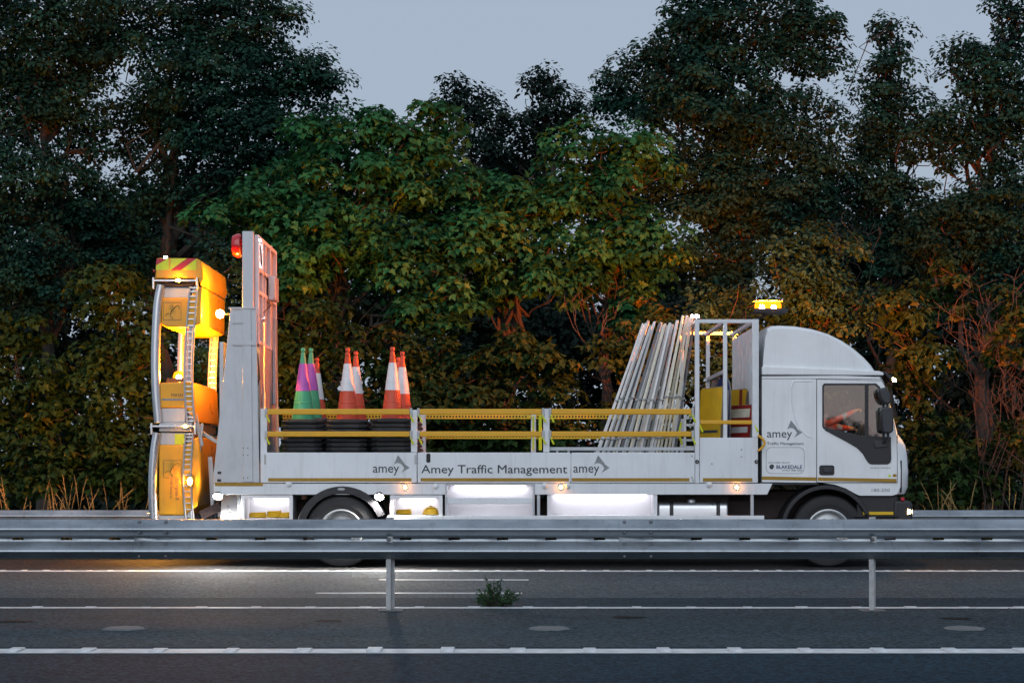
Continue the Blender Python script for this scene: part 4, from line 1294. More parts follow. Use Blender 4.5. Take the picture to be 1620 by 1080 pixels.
# bumper, steps, lamps
b = MB(); b.prism(side_pts([(1416, 791), (1440, 791), (1446, 797), (1446, 842), (1438, 852), (1414, 852)], YT), YC0 + .03, YC1 - .03)
b.build('bumper', M['black'], TR, bevel=.05, seg=4)
b = MB(); b.box(X(1358), X(1422), YC0 + .05, YC0 + .35, .36, Z(784)); b.box(X(1352), X(1424), YC0 + .012, YC0 + .049, Z(818) , Z(815.5))
b.build('step_well', M['black'], TR, bevel=.01)
s = MB(); s.box(X(1367), X(1415), YC0 + .018, YC0 + .0495, Z(814), Z(809.3)); s.build('reflective_strip', M['yellowrail2'], TR)
s = MB(); s.box(X(1427), X(1432.5), YC0 + .02, YC0 + .06, Z(792), Z(786.5)); s.build('side_reflector', M['chevr'], TR, bevel=.004)
s = MB(); s.lathe([(.0001, .05), (.05, .04), (.075, .01), (.08, -.03)], (X(1441), YC0 + .10, Z(809)), 'x', 18); s.build('side_lamp', M['head'], TR)
for px in (1443,):
    s = MB(); s.lathe([(.0001, .05), (.07, .04), (.10, .01), (.105, -.03)], (X(px), YT + .5, Z(810)), 'x', 18); s.build('headlamp', M['alu'], TR)
    s = MB(); s.lathe([(.0001, .05), (.07, .04), (.10, .01), (.105, -.03)], (X(px), YT + 1.95, Z(810)), 'x', 18); s.build('headlamp', M['alu'], TR)
# fairing
FP = [(1206, 586), (1208, 556), (1210.5, 530), (1214, 517.5), (1221, 513.2), (1235, 512.4), (1258, 513.6), (1285, 518), (1312, 526), (1335, 536.5), (1356, 549.5), (1373, 563.5), (1386, 577), (1392, 586)]
FS = [(0.0, .90, .16), (0.012, .945, .11), (0.035, .972, .07), (0.09, .988, .035), (0.25, .998, .01), (.5, 1, 0)]
FS = FS + [(1 - a, s_, p) for (a, s_, p) in FS[-2::-1]]
fb = MB(); zb = Z(586); nf = len(FP)
for (t, s_, p) in FS:
    yy = YC0 + .03 + (YC1 - YC0 - .06) * t
    fb.v += [(X(a, YT + .1) - (p if a > 1300 else 0) * (a - 1300) / 92 * 1.0, yy, zb + (Z(c, YT + .1) - zb) * s_) for (a, c) in FP]
for j in range(len(FS) - 1):
    for i in range(nf):
        fb.f.append((j * nf + i, j * nf + (i + 1) % nf, (j + 1) * nf + (i + 1) % nf, (j + 1) * nf + i)); fb.m.append(0)
fb.f.append(tuple(range(nf))); fb.m.append(0); fb.f.append(tuple(range((len(FS) - 1) * nf, len(FS) * nf))); fb.m.append(0)
fo = fb.build('roof_fairing', M['white'], TR)
lip = MB(); lip.prism(side_pts([(1206, 580), (1209, 578.5), (1330, 583), (1392, 586.5), (1399, 589), (1399, 593.4), (1206, 592.4)]), YC0 - .004, YC1 + .004)
lip.build('fairing_lip', M['white'], fo, bevel=.012, seg=3)
b = MB(); b.prism(side_pts([(1396, 587), (1408, 596), (1411, 606), (1399, 595)], YT + .3), YC0 + .12, YC1 - .12); b.build('sun_visor', M['black'], TR, bevel=.01)
# mirrors
def mirror(sy, y):
    b = MB(); b.tube([(X(1394, y), y + sy * .16, Z(617, y)), (X(1402, y), y + sy * .02, Z(613, y)), (X(1404, y), y, Z(640, y)), (X(1405, y), y, Z(690, y)), (X(1400, y), y + sy * .1, Z(700, y))], .018, 8)
    mo = b.build('mirror', M['mirror'], TR)
    for pl in ([(1389, 617), (1393, 613.5), (1402, 614.5), (1406, 622), (1408.5, 634), (1406, 639), (1399, 639.5), (1394, 635), (1390.5, 627)], [(1393, 647), (1396, 643.5), (1407, 643.5), (1411, 647), (1412, 660), (1411.5, 681), (1408, 685), (1397, 685), (1394.5, 680)]):
        q = MB(); q.prism([(X(a, y), Z(c, y)) for a, c in pl], y - .09, y + .09); q.build('mirror_head', M['mirror'], mo, bevel=.025, seg=3)


mirror(1, YC0 - .16); mirror(-1, YC1 + .16)
# cab interior
b = MB(); b.box(X(1208), X(1420), YC0 + .05, YC1 - .05, Z(742), Z(738)); b.build('cab_floor', M['leather'], TR)
for yy in (YC0 + .55, YC1 - .55):
    b = MB(); b.box(X(1258), X(1318), yy - .25, yy + .25, Z(720), Z(706)); b.prism(side_pts([(1258, 712), (1270, 712), (1264, 630), (1250, 632)]), yy - .25, yy + .25)
    b.box(X(1248), X(1259), yy - .13, yy + .13, Z(628), Z(606)); b.build('seat', M['leather'], TR, bevel=.03)
b = MB(); b.prism(side_pts([(1382, 740), (1380, 690), (1386, 683), (1412, 684), (1424, 690), (1430, 740)]), YC0 + .06, YC1 - .06); b.build('dashboard', M['leather'], TR, bevel=.02)
yd_ = YC0 + .55
b = MB(); cx, cz = X(1366), Z(686)
b.tube([(cx + .10 * math.cos(t) * .8 + 0, yd_ + .22 * math.sin(t), cz + .18 * math.cos(t)) for t in np.linspace(0, 2 * math.pi, 25)], .016, 8, caps=False)
b.tube([(cx, yd_, cz), (cx + .14, yd_, cz - .1)], .03, 8); b.tube([(cx, yd_ - .21, cz), (cx, yd_ + .21, cz)], .014, 6); b.build('steering_wheel', M['black'], TR)

# ---- lamps on the truck
def lamp(px, py, y, r, m, nm='marker_lamp', axis='y', house=True, sgn=-1):
    x, z = X(px, y), Z(py, y)
    h = MB(); h.lathe([(r * 1.35, .004 * sgn * -1), (r * 1.35, sgn * .012), (r * 1.05, sgn * .016)], (x, y, z), axis, 16)
    ho = h.build(nm, M['black'], TR)
    l = MB(); l.lathe([(r, sgn * .012), (r * .8, sgn * (.012 + r * .5)), (r * .4, sgn * (.012 + r * .75)), (.0001, sgn * (.012 + r * .8))], (x, y, z), axis, 16)
    l.build('lit_lens', m, ho)


for px in (641, 887.5, 1165.5): lamp(px, 770.5, YN + .004, .022, M['ambsmall'])
def work_lamp(px, py, y, r):
    c = Vector((X(px, y), y, Z(py, y))); d = Vector((0, -.72, -.70)).normalized()
    h = MB(); h.tube([c - d * .05, c - d * .01, c + d * .012], [r * .7, r * 1.2, r * 1.2], 16); h.tube([c - d * .03, c + Vector((0, .12, .02))], .015, 8); ho = h.build('work_lamp', M['black'], TR)
    l = MB(); l.tube([c + d * .0125, c + d * .0145], [r, r * .97], 16); l.build('lit_lens', M['whitework'], ho)


work_lamp(600, 785, YN - .05, .055); work_lamp(344.5, 784, YN + .02, .055)
# cab roof beacon bar behind the fairing
by_ = YT + 1.75
bx, bz = X(1216, by_), Z(494, by_)
b = MB(); b.box(bx - .24, bx + .22, by_ - .38, by_ + .15, bz - .02, bz); b.box(bx - .24, bx + .22, by_ - .386, by_ - .3803, bz - .02, bz + .026); b.bar((xc - .02, by_ - .05, 3.235), (bx - .03, by_ - .05, bz - .028), .035, .035); b.bar((xc - .02, by_ + .05, 3.235), (bx - .03, by_ + .05, bz - .028), .035, .035); bb_ = b.build('beacon', M['black'], TR, bevel=.01)  # wide tray and raised lip added to keep amber light off the road
b = MB(); b.prism_x(rrect(by_ - .085, by_ + .085, bz + .002, bz + .150, .06), bx - .19, bx + .17); b.build('beacon_dome', M['dome'], bb_, bevel=.05, seg=5)
b = MB(); b.box(bx - .21, bx + .19, by_ - .11, by_ + .13, bz + .152, bz + .162); b.build('added_light_shade', M['black'], bb_, bevel=.004)  # added opaque top plate, stops the beacon lighting the high crowns
for q in (-.09, .07):
    b = MB(); b.lathe([(.028, .0025), (.034, .06), (.026, .095), (.0001, .102)], (bx + q, by_, bz), 'z', 14); b.build('lit_bulb', M['beacon'], bb_)
b = MB(); fx, fz = X(1413, YT + .35), Z(601, YT + .35)
b.box(fx - .08, fx - .02, YT + .3, YT + .4, fz - .04, fz + .02); fb_ = b.build('front_beacon', M['black'], TR)
b = MB(); b.lathe([(.045, 0), (.04, .03), (.02, .045), (.0001, .048)], (fx, YT + .35, fz - .02), 'z', 14); b.build('beacon_lens', M['sidelamp'], fb_)
# white led flood on the cage top
b = MB(); yy = YN + .25; b.box(X(1093, yy), X(1106, yy), yy - .03, yy + .05, Z(503, yy), Z(498, yy)); fl = b.build('flood_lamp', M['whiteframe'], TR)
b = MB(); b.box(X(1093, yy), X(1105, yy), yy - .034, yy - .0305, Z(502.5, yy), Z(498.6, yy)); b.build('lit_lens', M['whiteled'], fl)

# ---- rear end: galvanised side wedges, backing frame
for (y0, y1) in ((YN + .04, YN + .075), (YFAR - .075, YFAR - .04)):
    w = MB(); w.prism(P2([(336, 762.8), (410, 762.8), (404.5, 487), (364, 487)]), y0, y1)
    wd = w.build('rear_side_plate', M['alupanel'], TR, bevel=.003)
    if y0 < YT + 1:
        for (a, c) in ((383, 396.5),):
            s = MB(); s.prism(P2([(a + 1, 762), (c + 3, 762), (c, 489), (a - .4, 489)]), y0 - .012, y0 - .0005); s.build('stiffener', M['alupanel'], wd, bevel=.003)
        for (t, bt, a, c) in ((485.5, 488.5, 361, 405.5), (509.5, 511, 366, 384), (538, 546, 367.5, 405.5)):
            s = MB(); s.box(X(a), X(c), y0 - .02, y0 - .0125, Z(bt), Z(t)); s.build('flange', M['alupanel'], wd, bevel=.002)
        for (a, c) in ((343.5, 745.5), (343, 757.5)):
            s = MB(); s.box(X(a), X(a + 6), y0 - .004, y0 - .0005, Z(c + 4), Z(c)); s.build('slot', M['seam'], wd)
        for a in (384.5, 391.5):
            for py in (708.5, 719.5, 755.5):
                s = MB(); s.lathe([(.0001, -.006), (.008, -.005), (.009, 0)], (X(a), y0 - .012, Z(py)), 'y', 8); s.build('rivet', M['pole4'], wd)
b = MB(); b.box(X(346), X(352), YN + .08, YFAR - .08, Z(762), Z(540)); b.build('rear_cross_plate', M['alupanel'], TR)
b = MB(); b.prism(P2([(347, 782.5), (378, 782.5), (376, 828), (345, 828)]), YN + .2, YN + .24); b.box(X(374), X(379), YN + .1, YN + .16, Z(828), Z(783))
b.build('rear_bracket', M['galv'], TR, bevel=.004)
for (px, py) in ((357, 800), (359, 808), (372, 796), (372, 812)):
    s = MB(); s.lathe([(.0001, -.02), (.016, -.018), (.018, 0)], (X(px), YN + .199, Z(py)), 'y', 6); s.build('bolt', M['postgalv'], TR)
b = MB(); b.prism(P2([(328.5, 722), (335.5, 722), (341.5, 775), (338, 800), (333, 800)], YT + .3), YT + .3, YT + .36); b.build('lift_strut', M['galv'], TR, bevel=.006)
for yy in (YT + .3, YT + 1.8):
    b = MB(); b.bar((X(318, yy), yy, Z(815, yy)), (X(350, yy), yy, Z(800, yy)), .1, .12); b.build('lower_mount', M['chassis'], TR, bevel=.006)
    b = MB(); b.bar((X(305, yy), yy, Z(675, yy)), (X(345, yy), yy, Z(700, yy)), .06, .05); b.build('upper_mount', M['galv'], TR, bevel=.006)

# ================================================================== arrow board on its mast
AB = empty('arrow_board', (X(400), YT + 1.2, 1.09))
tag(AB, 'tall grey light arrow board on a mast, raised at the back of the truck bed', 'arrow board')
for (yy, a, c) in ((YN + .078, 382, 399.5), (YFAR - .18, 386, 402)):
    m_ = MB(); m_.box(X(a), X(c), yy, yy + .10, 1.0905, Z(364.5)); m_.build('mast_column', M['alupanel'], AB, bevel=.006)
x0, x1 = X(400.5), X(405.5)
zt, zb_ = Z(373, YT + .3), Z(545, YT + .3)
b = MB()
for (yy, w) in ((YN + .18, .06), (YN + .62, .05), (YN + .95, .05), (YN + 1.50, .06), (YFAR - .25, .06)):
    b.box(x0 + .0005, x1 + .012, yy, yy + w, zb_, zt)
for zz in (zt, zb_ + .05, (zt + zb_) / 2, zt - .42): b.box(x0, x1 + .009, YN + .1805, YFAR - .1905, zz - .05, zz)
b.build('board_frame', M['whiteframe'], AB, bevel=.004)
b = MB(); b.box(x0 - .02, x0 - .0005, YN + .18, YFAR - .19, zb_, zt); b.build('board_panel', M['alupanel'], AB)
b = MB(); b.box(x1 + .014, x1 + .11, YN + 1.2, YN + 1.62, Z(475, YT + 1.25), Z(437, YT + 1.25)); cb = b.build('control_box', M['galv'], AB, bevel=.01)
b = MB(); b.box(x1 - .03, x1 + .005, YN + .30, YFAR - .25, 1.35, zb_ - .005); b.build('lower_panel', M['galv'], AB, bevel=.004)
b = MB(); b.box(x1 + .013, x1 + .06, YN + 1.7, YN + 1.9, Z(640, YT + 1.9), Z(505, YT + 1.9)); b.build('guide_post', M['galv'], AB, bevel=.006)
yy = YN + .45
b = MB(); b.tube([(X(417, yy), yy, Z(507, yy)), (X(417, yy), yy, Z(622, yy))], .012, 10); b.tube([(X(417, yy), yy, Z(622, yy)), (X(417, yy), yy, Z(690, yy))], .026, 10)
b.lathe([(.0001, -.03), (.03, -.02), (.03, .02), (.0001, .03)], (X(417, yy), yy, Z(505, yy)), 'x', 12); b.build('gas_strut', M['alu'], AB)
b = MB(); b.tube([(X(412, yy), yy, Z(390, yy)), (X(411, yy), yy + .2, Z(420, yy)), (X(415, yy), yy + .5, Z(437, yy))], .008, 6)
b.tube([(X(417, yy), yy + .8, Z(475, yy)), (X(413, yy), yy + .5, Z(487, yy)), (X(407, yy), yy + .1, Z(500, yy))], .008, 6)
b.tube([(X(410, yy), yy - .2, Z(560, yy)), (X(413, yy), yy - .2, Z(600, yy)), (X(406, yy), yy - .2, Z(625, yy))], .014, 6); b.build('cable', M['black'], AB)
for (yy, px, py) in ((YN + .22, 408, 379), (YN + 1.62, 425.5, 393)):
    b = MB(); b.box(X(px, yy) - .035, X(px, yy) + .035, yy - .02, yy + .12, Z(py, yy), Z(py, yy) + .035); f_ = b.build('flood_lamp', M['whiteframe'], AB)
    b = MB(); b.box(X(px, yy) - .032, X(px, yy) + .032, yy - .018, yy + .10, Z(py, yy) - .007, Z(py, yy) - .0006); b.build('lit_lens', M['whiteled'], f_)
yy = YN + .14
b = MB(); b.lathe([(.0001, -.13), (.13, -.115), (.158, -.06), (.158, -.012), (.13, 0)], (X(381, yy), yy + .08, Z(387.5, yy)), 'x', 28); b.build('red_lamp', M['redlens'], AB)
yy = YN + .2
b = MB(); b.tube([(X(366, yy), yy, Z(497, yy)), (X(352, yy), yy, Z(497, yy))], .012, 8); st = b.build('amber_lamp', M['black'], AB)
b = MB(); b.lathe([(.0001, -.05), (.04, -.04), (.055, 0), (.04, .04), (.0001, .05)], (X(348, yy), yy, Z(496.5, yy)), 'x', 18); b.build('lit_lens', M['sidelamp'], st)

# ================================================================== folded crash attenuator
TA = empty('crash_attenuator', (X(285), YT + 1.2, 0))
tag(TA, 'yellow and silver truck-mounted crash cushion folded upright behind the truck', 'crash cushion')
Y0, Y1 = YT + .04, YT + 2.3
def PX(a, Y=Y0): return X(a, Y)
# curved side tubes: near left, near right, far left, far right
UPL = [(254, 450), (248.5, 480), (245.5, 530), (244.5, 580), (246, 625), (249.5, 668)]
LOL = [(247.5, 684), (243, 715), (240.5, 755), (240.5, 800), (244, 850)]
UPR = [(306, 452), (302.5, 490), (299, 540), (297, 590), (298, 630), (301, 668)]
LOR = [(299, 684), (296.5, 715), (295, 755), (297, 800), (302, 850)]


def smooth_path(pl, y, k=5):
    out = []
    for i in range(len(pl) - 1):
        p0, p1, p2, p3 = pl[max(0, i - 1)], pl[i], pl[i + 1], pl[min(len(pl) - 1, i + 2)]
        for q in range(k):
            t = q / k
            f = lambda a, b_, c, d: .5 * ((2 * b_) + (-a + c) * t + (2 * a - 5 * b_ + 4 * c - d) * t * t + (-a + 3 * b_ - 3 * c + d) * t ** 3)
            out.append((f(p0[0], p1[0], p2[0], p3[0]), f(p0[1], p1[1], p2[1], p3[1])))
    out.append(pl[-1])
    return [(X(a, Y0), y, Z(c, Y0)) for a, c in out]


for pl in (UPL, LOL):
    for y in (Y0 + .07, Y1 - .07):
        b = MB(); b.tube(smooth_path(pl, y), .058, 18); b.build('side_tube', M['alu'], TA)
for pl in (UPR, LOR):
    for y in (Y0 + .055, Y1 - .055):
        path = smooth_path(pl, y)
        b = MB()
        # pressed rail: two flanges joined by rungs
        for dx in (-.05, .05):
            b.tube([(p[0] + dx, p[1], p[2]) for p in path], .014, 8)
        b.tube([(p[0] + .0, p[1] + .06, p[2]) for p in path], .045, 10)
        ln = 0.0
        for i in range(len(path) - 1):
            a, c = Vector(path[i]), Vector(path[i + 1]); L = (c - a).length
            m_ = a.lerp(c, .5)
            kk = max(1, round(L / .085))
            for q in range(kk):
                w = a.lerp(c, (q + .5) / kk); b.box(w.x - .05, w.x + .05, w.y - .008, w.y + .010, w.z - .007, w.z + .007)
        b.build('rung_rail', M['alu'], TA)
# shells
def shellbox(pl, y0, y1, nm='shell', m=None, bev=.02):
    b = MB(); b.prism([(X(a, Y0), Z(c, Y0)) for a, c in pl], y0, y1); return b.build(nm, m or M['yellowbox'], TA, bevel=bev, seg=3)


head = shellbox([(246.5, 427), (247.5, 408), (311, 408.5), (319, 413), (322, 440), (318, 452), (312, 441), (245, 441)], Y0, Y1, 'head_shell')
up = shellbox([(254, 470), (298, 470), (312, 452), (319, 452), (318, 512), (296, 517.5), (262, 517.5), (253, 512)], Y0 + .06, Y1 - .06, 'upper_shell')
mid = shellbox([(251, 605), (300, 603), (306, 612), (309, 668), (292, 645), (251, 645)], Y0 + .06, Y1 - .06, 'middle_shell')
low = shellbox([(250, 703), (292, 703), (312, 690), (316, 720), (318, 770), (310, 800), (292, 815), (250, 815)], Y0 + .06, Y1 - .06, 'lower_shell')
for (pl, nm) in (([(256, 453), (300, 453), (300, 470), (256, 470)], 'upper'), ([(252, 645.2), (292, 645.2), (292, 668), (252, 668)], 'mid'), ([(252, 684), (291, 684), (291, 703), (252, 703)], 'low'), ([(250, 815.2), (292, 815.2), (294, 850), (250, 850)], 'foot')):
    shellbox(pl, Y0 + .075, Y1 - .08, 'end_plate', M['alupanel'], .004)
s = MB(); s.prism(P2([(275, 686), (291, 686), (291, 702.5), (275, 702.5)], Y0), Y0 + .072, Y0 + .0745); s.build('sticker', M['chevy'], TA)
# chevron band on the head
base = MB(); base.prism(P2([(248, 409), (266.5, 409), (267.5, 427), (246.5, 427)], Y0), Y0 - .004, Y0 - .0005); base.build('chevron_plate', M['chevy'], head)
base = MB(); base.prism(P2([(271, 408.8), (311, 408.8), (310, 427.5), (268.5, 427.5)], Y0), Y0 - .004, Y0 - .0005); base.build('chevron_plate', M['chevy'], head)
for pl in ([(248, 409), (265, 409), (246.8, 420)], [(296, 408.8), (311, 408.8), (286, 427.5), (270, 427.5)]):
    base = MB(); base.prism(P2(pl, Y0), Y0 - .006, Y0 - .0042); base.build('chevron_stripe', M['chevr'], head)
for (y0_, py) in ((Y0 + .02, 444), (Y0 + .02, 674)):
    b = MB()
    b.box(X(243 if py < 600 else 240, Y0), X(312 if py < 600 else 309, Y0), Y0 - .03, Y0 + .02, Z(py + 1.5, Y0), Z(py - 1.5, Y0))
    for a in ((243, 312) if py < 600 else (240, 309)):
        b.box(X(a, Y0) - .012, X(a, Y0) + .012, Y0 - .034, Y0 + .022, Z(py + 13, Y0), Z(py - 5, Y0))
    b.build('hinge_bar', M['alu'], TA, bevel=.004)
b = MB(); b.box(X(251, Y0), X(303, Y0), Y0 + .03, Y1 - .03, Z(682, Y0), Z(668.4, Y0)); b.build('hinge_beam', M['alupanel'], TA, bevel=.006)
b = MB(); b.box(X(256, Y0), X(306, Y0), Y0 + .03, Y1 - .03, Z(452.5, Y0), Z(446, Y0)); b.build('hinge_beam', M['chassis'], TA, bevel=.006)
for k in range(2):
    yy = Y0 + .15 + k * 1.7
    b = MB(); b.bar((X(309, yy), yy, Z(655, yy)), (X(320, yy), yy, Z(705, yy)), .05, .05); b.bar((X(320, yy), yy, Z(670, yy)), (X(316, yy), yy, Z(715, yy)), .04, .04); b.build('hinge_link', M['galv'], TA, bevel=.006)
# emblems: framed scorpion mark
def scorpion(cx, cy, s, y, parent):
    fr_ = MB(); w = 14 * s
    fr_.frame([(X(cx - w, Y0), Z(cy - w, Y0)), (X(cx + w, Y0), Z(cy - w, Y0)), (X(cx + w, Y0), Z(cy + w, Y0)), (X(cx - w, Y0), Z(cy + w, Y0))],
              [(X(cx - w + .5, Y0), Z(cy - w + .5, Y0)), (X(cx + w - .5, Y0), Z(cy - w + .5, Y0)), (X(cx + w - .5, Y0), Z(cy + w - .5, Y0)), (X(cx - w + .5, Y0), Z(cy + w - .5, Y0))], y, y + .002)
    f = fr_.build('emblem_frame', M['ink'], parent)
    e = MB()
    def st(pts, r):
        e.tube([(X(cx + a * s, Y0), y, Z(cy + b_ * s, Y0)) for a, b_ in pts], [q * .0082 * s for q in r], 6, flat=.25)
    st([(-3, 5), (-2, 1), (1, -3), (4, -6)], [1, 2.2, 2.0, 1.0])
    st([(4, -6), (7, -9), (10, -9.5), (11.5, -7), (11, -4), (9.5, -3)], [1, .9, .8, .7, .6, .3])
    st([(-3, 4), (-7, 3), (-10, 5), (-11, 8)], [.6, .8, .9, .3]); st([(-3, 5), (-2, 9), (1, 11), (-1, 12)], [.6, .8, .9, .3])
    for q in ((-6, -4, -1, -2), (-6, -8, 0, -4), (-4, -11, 1, -5), (-1, -12, 2, -6)): st([(q[2], q[3]), ((q[0] + q[2]) / 2, (q[1] + q[3]) / 2 - 1.5), (q[0], q[1])], [.5, .45, .2])
    for q in ((4, 3, 1, 1), (6, 1, 2, -1)): st([(q[2], q[3]), (q[0], q[1])], [.5, .2])
    e.build('emblem', M['ink'], parent)


scorpion(271.5, 491.5, 1.0, Y0 + .0565, up); scorpion(271.5, 741.5, 1.0, Y0 + .0565, low)
text_mesh('Scorpion II', X(274.5, Y0), X(282, Y0), Z(790, Y0), Z(757, Y0), Y0 + .057, M['ink'], low, rot=-90)
text_mesh('Traffix Devices Inc.', X(268, Y0), X(271.5, Y0), Z(789, Y0), Z(757, Y0), Y0 + .057, M['ink'], low, rot=-90)
text_mesh('MASH', X(270, Y0), X(288, Y0), Z(627, Y0), Z(622, Y0), Y0 + .057, M['ink'], mid)
s = MB(); s.box(X(255, Y0), X(291, Y0), Y0 + .056, Y0 + .0575, Z(633, Y0), Z(630, Y0)); s.build('label_bar', M['logogrey'], mid)
# lamps on the attenuator
def talamp(px, py, y, rx, rz, m):
    b = MB(); x, z = X(px, y), Z(py, y)
    b.box(x - rx * 1.15, x + rx * 1.15, y + .001, y + .03, z - rz * 1.2, z + rz * 1.2); h = b.build('amber_lamp', M['black'], TA, bevel=.003)
    l = MB(); l.prism([(x + rx * math.cos(t), z + rz * math.sin(t)) for t in np.linspace(0, 2 * math.pi, 16, endpoint=False)], y - .02, y + .0005); l.build('lit_lens', m, h)


yy = Y0 + .45; b = MB(); b.lathe([(.07, -.06), (.07, -.03), (.05, -.028)], (X(283, yy), yy, Z(599, yy)), 'z', 18); b.box(X(283, yy) - .14, X(283, yy) + .14, yy - .15, yy - .144, Z(599, yy) - .07, Z(599, yy) + .002); b.box(X(283, yy) - .14, X(283, yy) + .14, yy - .1435, yy + .09, Z(599, yy) - .07, Z(599, yy) - .062); h_ = b.build('amber_beacon', M['black'], TA)  # plates in front and below added to shield the road from this lamp
b = MB(); b.lathe([(.030, -.028), (.034, .02), (.026, .045), (.0001, .05)], (X(283, yy), yy, Z(599, yy)), 'z', 18); b.build('lit_bulb', M['tabeacon'], h_)
b = MB(); b.lathe([(.075, -.029), (.078, .04), (.06, .085), (.03, .1), (.0001, .104)], (X(283, yy), yy, Z(599, yy)), 'z', 18); b.build('lamp_dome', M['dome'], h_)
yy = Y1 - .35; b = MB(); b.tube([(X(246, yy), yy, Z(811, yy)), (X(252, yy), yy, Z(811, yy))], .02, 8); h_ = b.build('amber_side_lamp', M['black'], TA)
b = MB(); b.lathe([(.0001, -.05), (.035, -.04), (.045, 0), (.03, .03), (.0001, .035)], (X(241, yy), yy, Z(811, yy)), 'x', 14); b.build('lit_lens', M['sidelamp'], h_)
talamp(282, 443.5, Y0 - .04, .03, .02, M['ambbig'])
talamp(293.5, 674, Y0 - .035, .022, .02, M['ambbig'])
talamp(300.5, 761, Y0 + .0, .03, .05, M['ambbig'])
talamp(334, 453, Y0 + 1.9, .05, .05, M['ambbig'])
b = MB(); b.box(X(258, Y0), X(264, Y0), Y0 + .05, Y0 + .1, Z(408, Y0) + .001, Z(404.5, Y0)); tl = b.build('tail_lamp', M['black'], TA)
b = MB(); b.box(X(258.5, Y0), X(263.5, Y0), Y0 + .046, Y0 + .0495, Z(407.5, Y0), Z(404.8, Y0)); b.build('lit_lens', M['whiteled'], tl)
b = MB(); b.lathe([(.0001, -.02), (.02, -.015), (.022, 0)], (X(243.5, Y0), Y0 + .05, Z(428, Y0)), 'x', 12); b.build('tail_lens', M['redlens'], TA)
# ================================================================== load on the bed
ORDN = ['topmost', 'second from the top', 'third from the top', 'fourth from the top', 'fifth from the top', 'sixth from the top', 'seventh from the top', 'eighth from the top', 'ninth from the top', 'tenth from the top',
        'eleventh from the top', 'twelfth from the top', 'thirteenth from the top', 'fourteenth from the top', 'fifteenth from the top']
R0, R1, HB, HT = 0.150, 0.026, 0.055, 1.0


def cone_rad(h): return R0 + (R1 - R0) * (h - HB) / (0.93 - HB)


def cone_base_mb():
    b = MB(); n = 16; s = 0.268
    def sq(t, r=1.0):
        c, d = math.cos(t), math.sin(t); k = s * r / max(abs(c), abs(d)); k = min(k, s * r * 1.22); return (c * k, d * k)
    vs = []
    for (z, r) in ((0.004, .98), (0.030, 1.0), (0.052, .93)):
        vs += [(*sq(2 * math.pi * (j + .5) / n, r), z) for j in range(n)]
    vs += [(math.cos(2 * math.pi * (j + .5) / n) * .155, math.sin(2 * math.pi * (j + .5) / n) * .155, .060) for j in range(n)]
    vs += [(math.cos(2 * math.pi * (j + .5) / n) * .150, math.sin(2 * math.pi * (j + .5) / n) * .150, .004) for j in range(n)]
    fs = []
    for i in range(5):
        a, c = i * n, ((i + 1) % 5) * n
        fs += [(a + j, a + (j + 1) % n, c + (j + 1) % n, c + j) for j in range(n)]
    return b.add(vs, fs)


def cone_body_mb(h0, h1, dr=0.0, top=False):
    b = MB()
    prof = [(cone_rad(h0) + dr, h0), (cone_rad((h0 + h1) / 2) + dr, (h0 + h1) / 2), (cone_rad(h1) + dr, h1)]
    if top:
        prof += [(R1 + .001, .93), (R1 - .004, .945), (R1 + .004, .955), (R1 + .005, .985), (R1 - .002, .998), (.0001, 1.0)]
    b.lathe(prof, (0, 0, 0), 'z', 28)
    return b


def make_cone(name, body_m, sleeve_m):
    t = empty(name, (0, 0, 0))
    cone_base_mb().build('base', M['conebase'], t, bevel=.004)
    cone_body_mb(HB, 0.90, 0, True).build('body', body_m, t)
    cone_body_mb(0.43, 0.79, .0035).build('reflective_sleeve', sleeve_m, t)
    c = MB(); c.lathe([(cone_rad(.27) + .001, .268), (cone_rad(.27) + .005, .272), (cone_rad(.28) + .001, .282)], (0, 0, 0), 'z', 28); c.build('ridge', body_m, t)
    return t


def nested_mesh(body_m):
    b = cone_base_mb(); b.mat = 1
    b2 = cone_body_mb(HB, 0.90, 0, True); k = len(b.v); b.v += b2.v; b.f += [tuple(i + k for i in f) for f in b2.f]; b.m += [1] * len(b2.f)
    me = b.mesh('nested_cone'); me.materials.append(M['conebase']); me.materials.append(body_m)
    return me


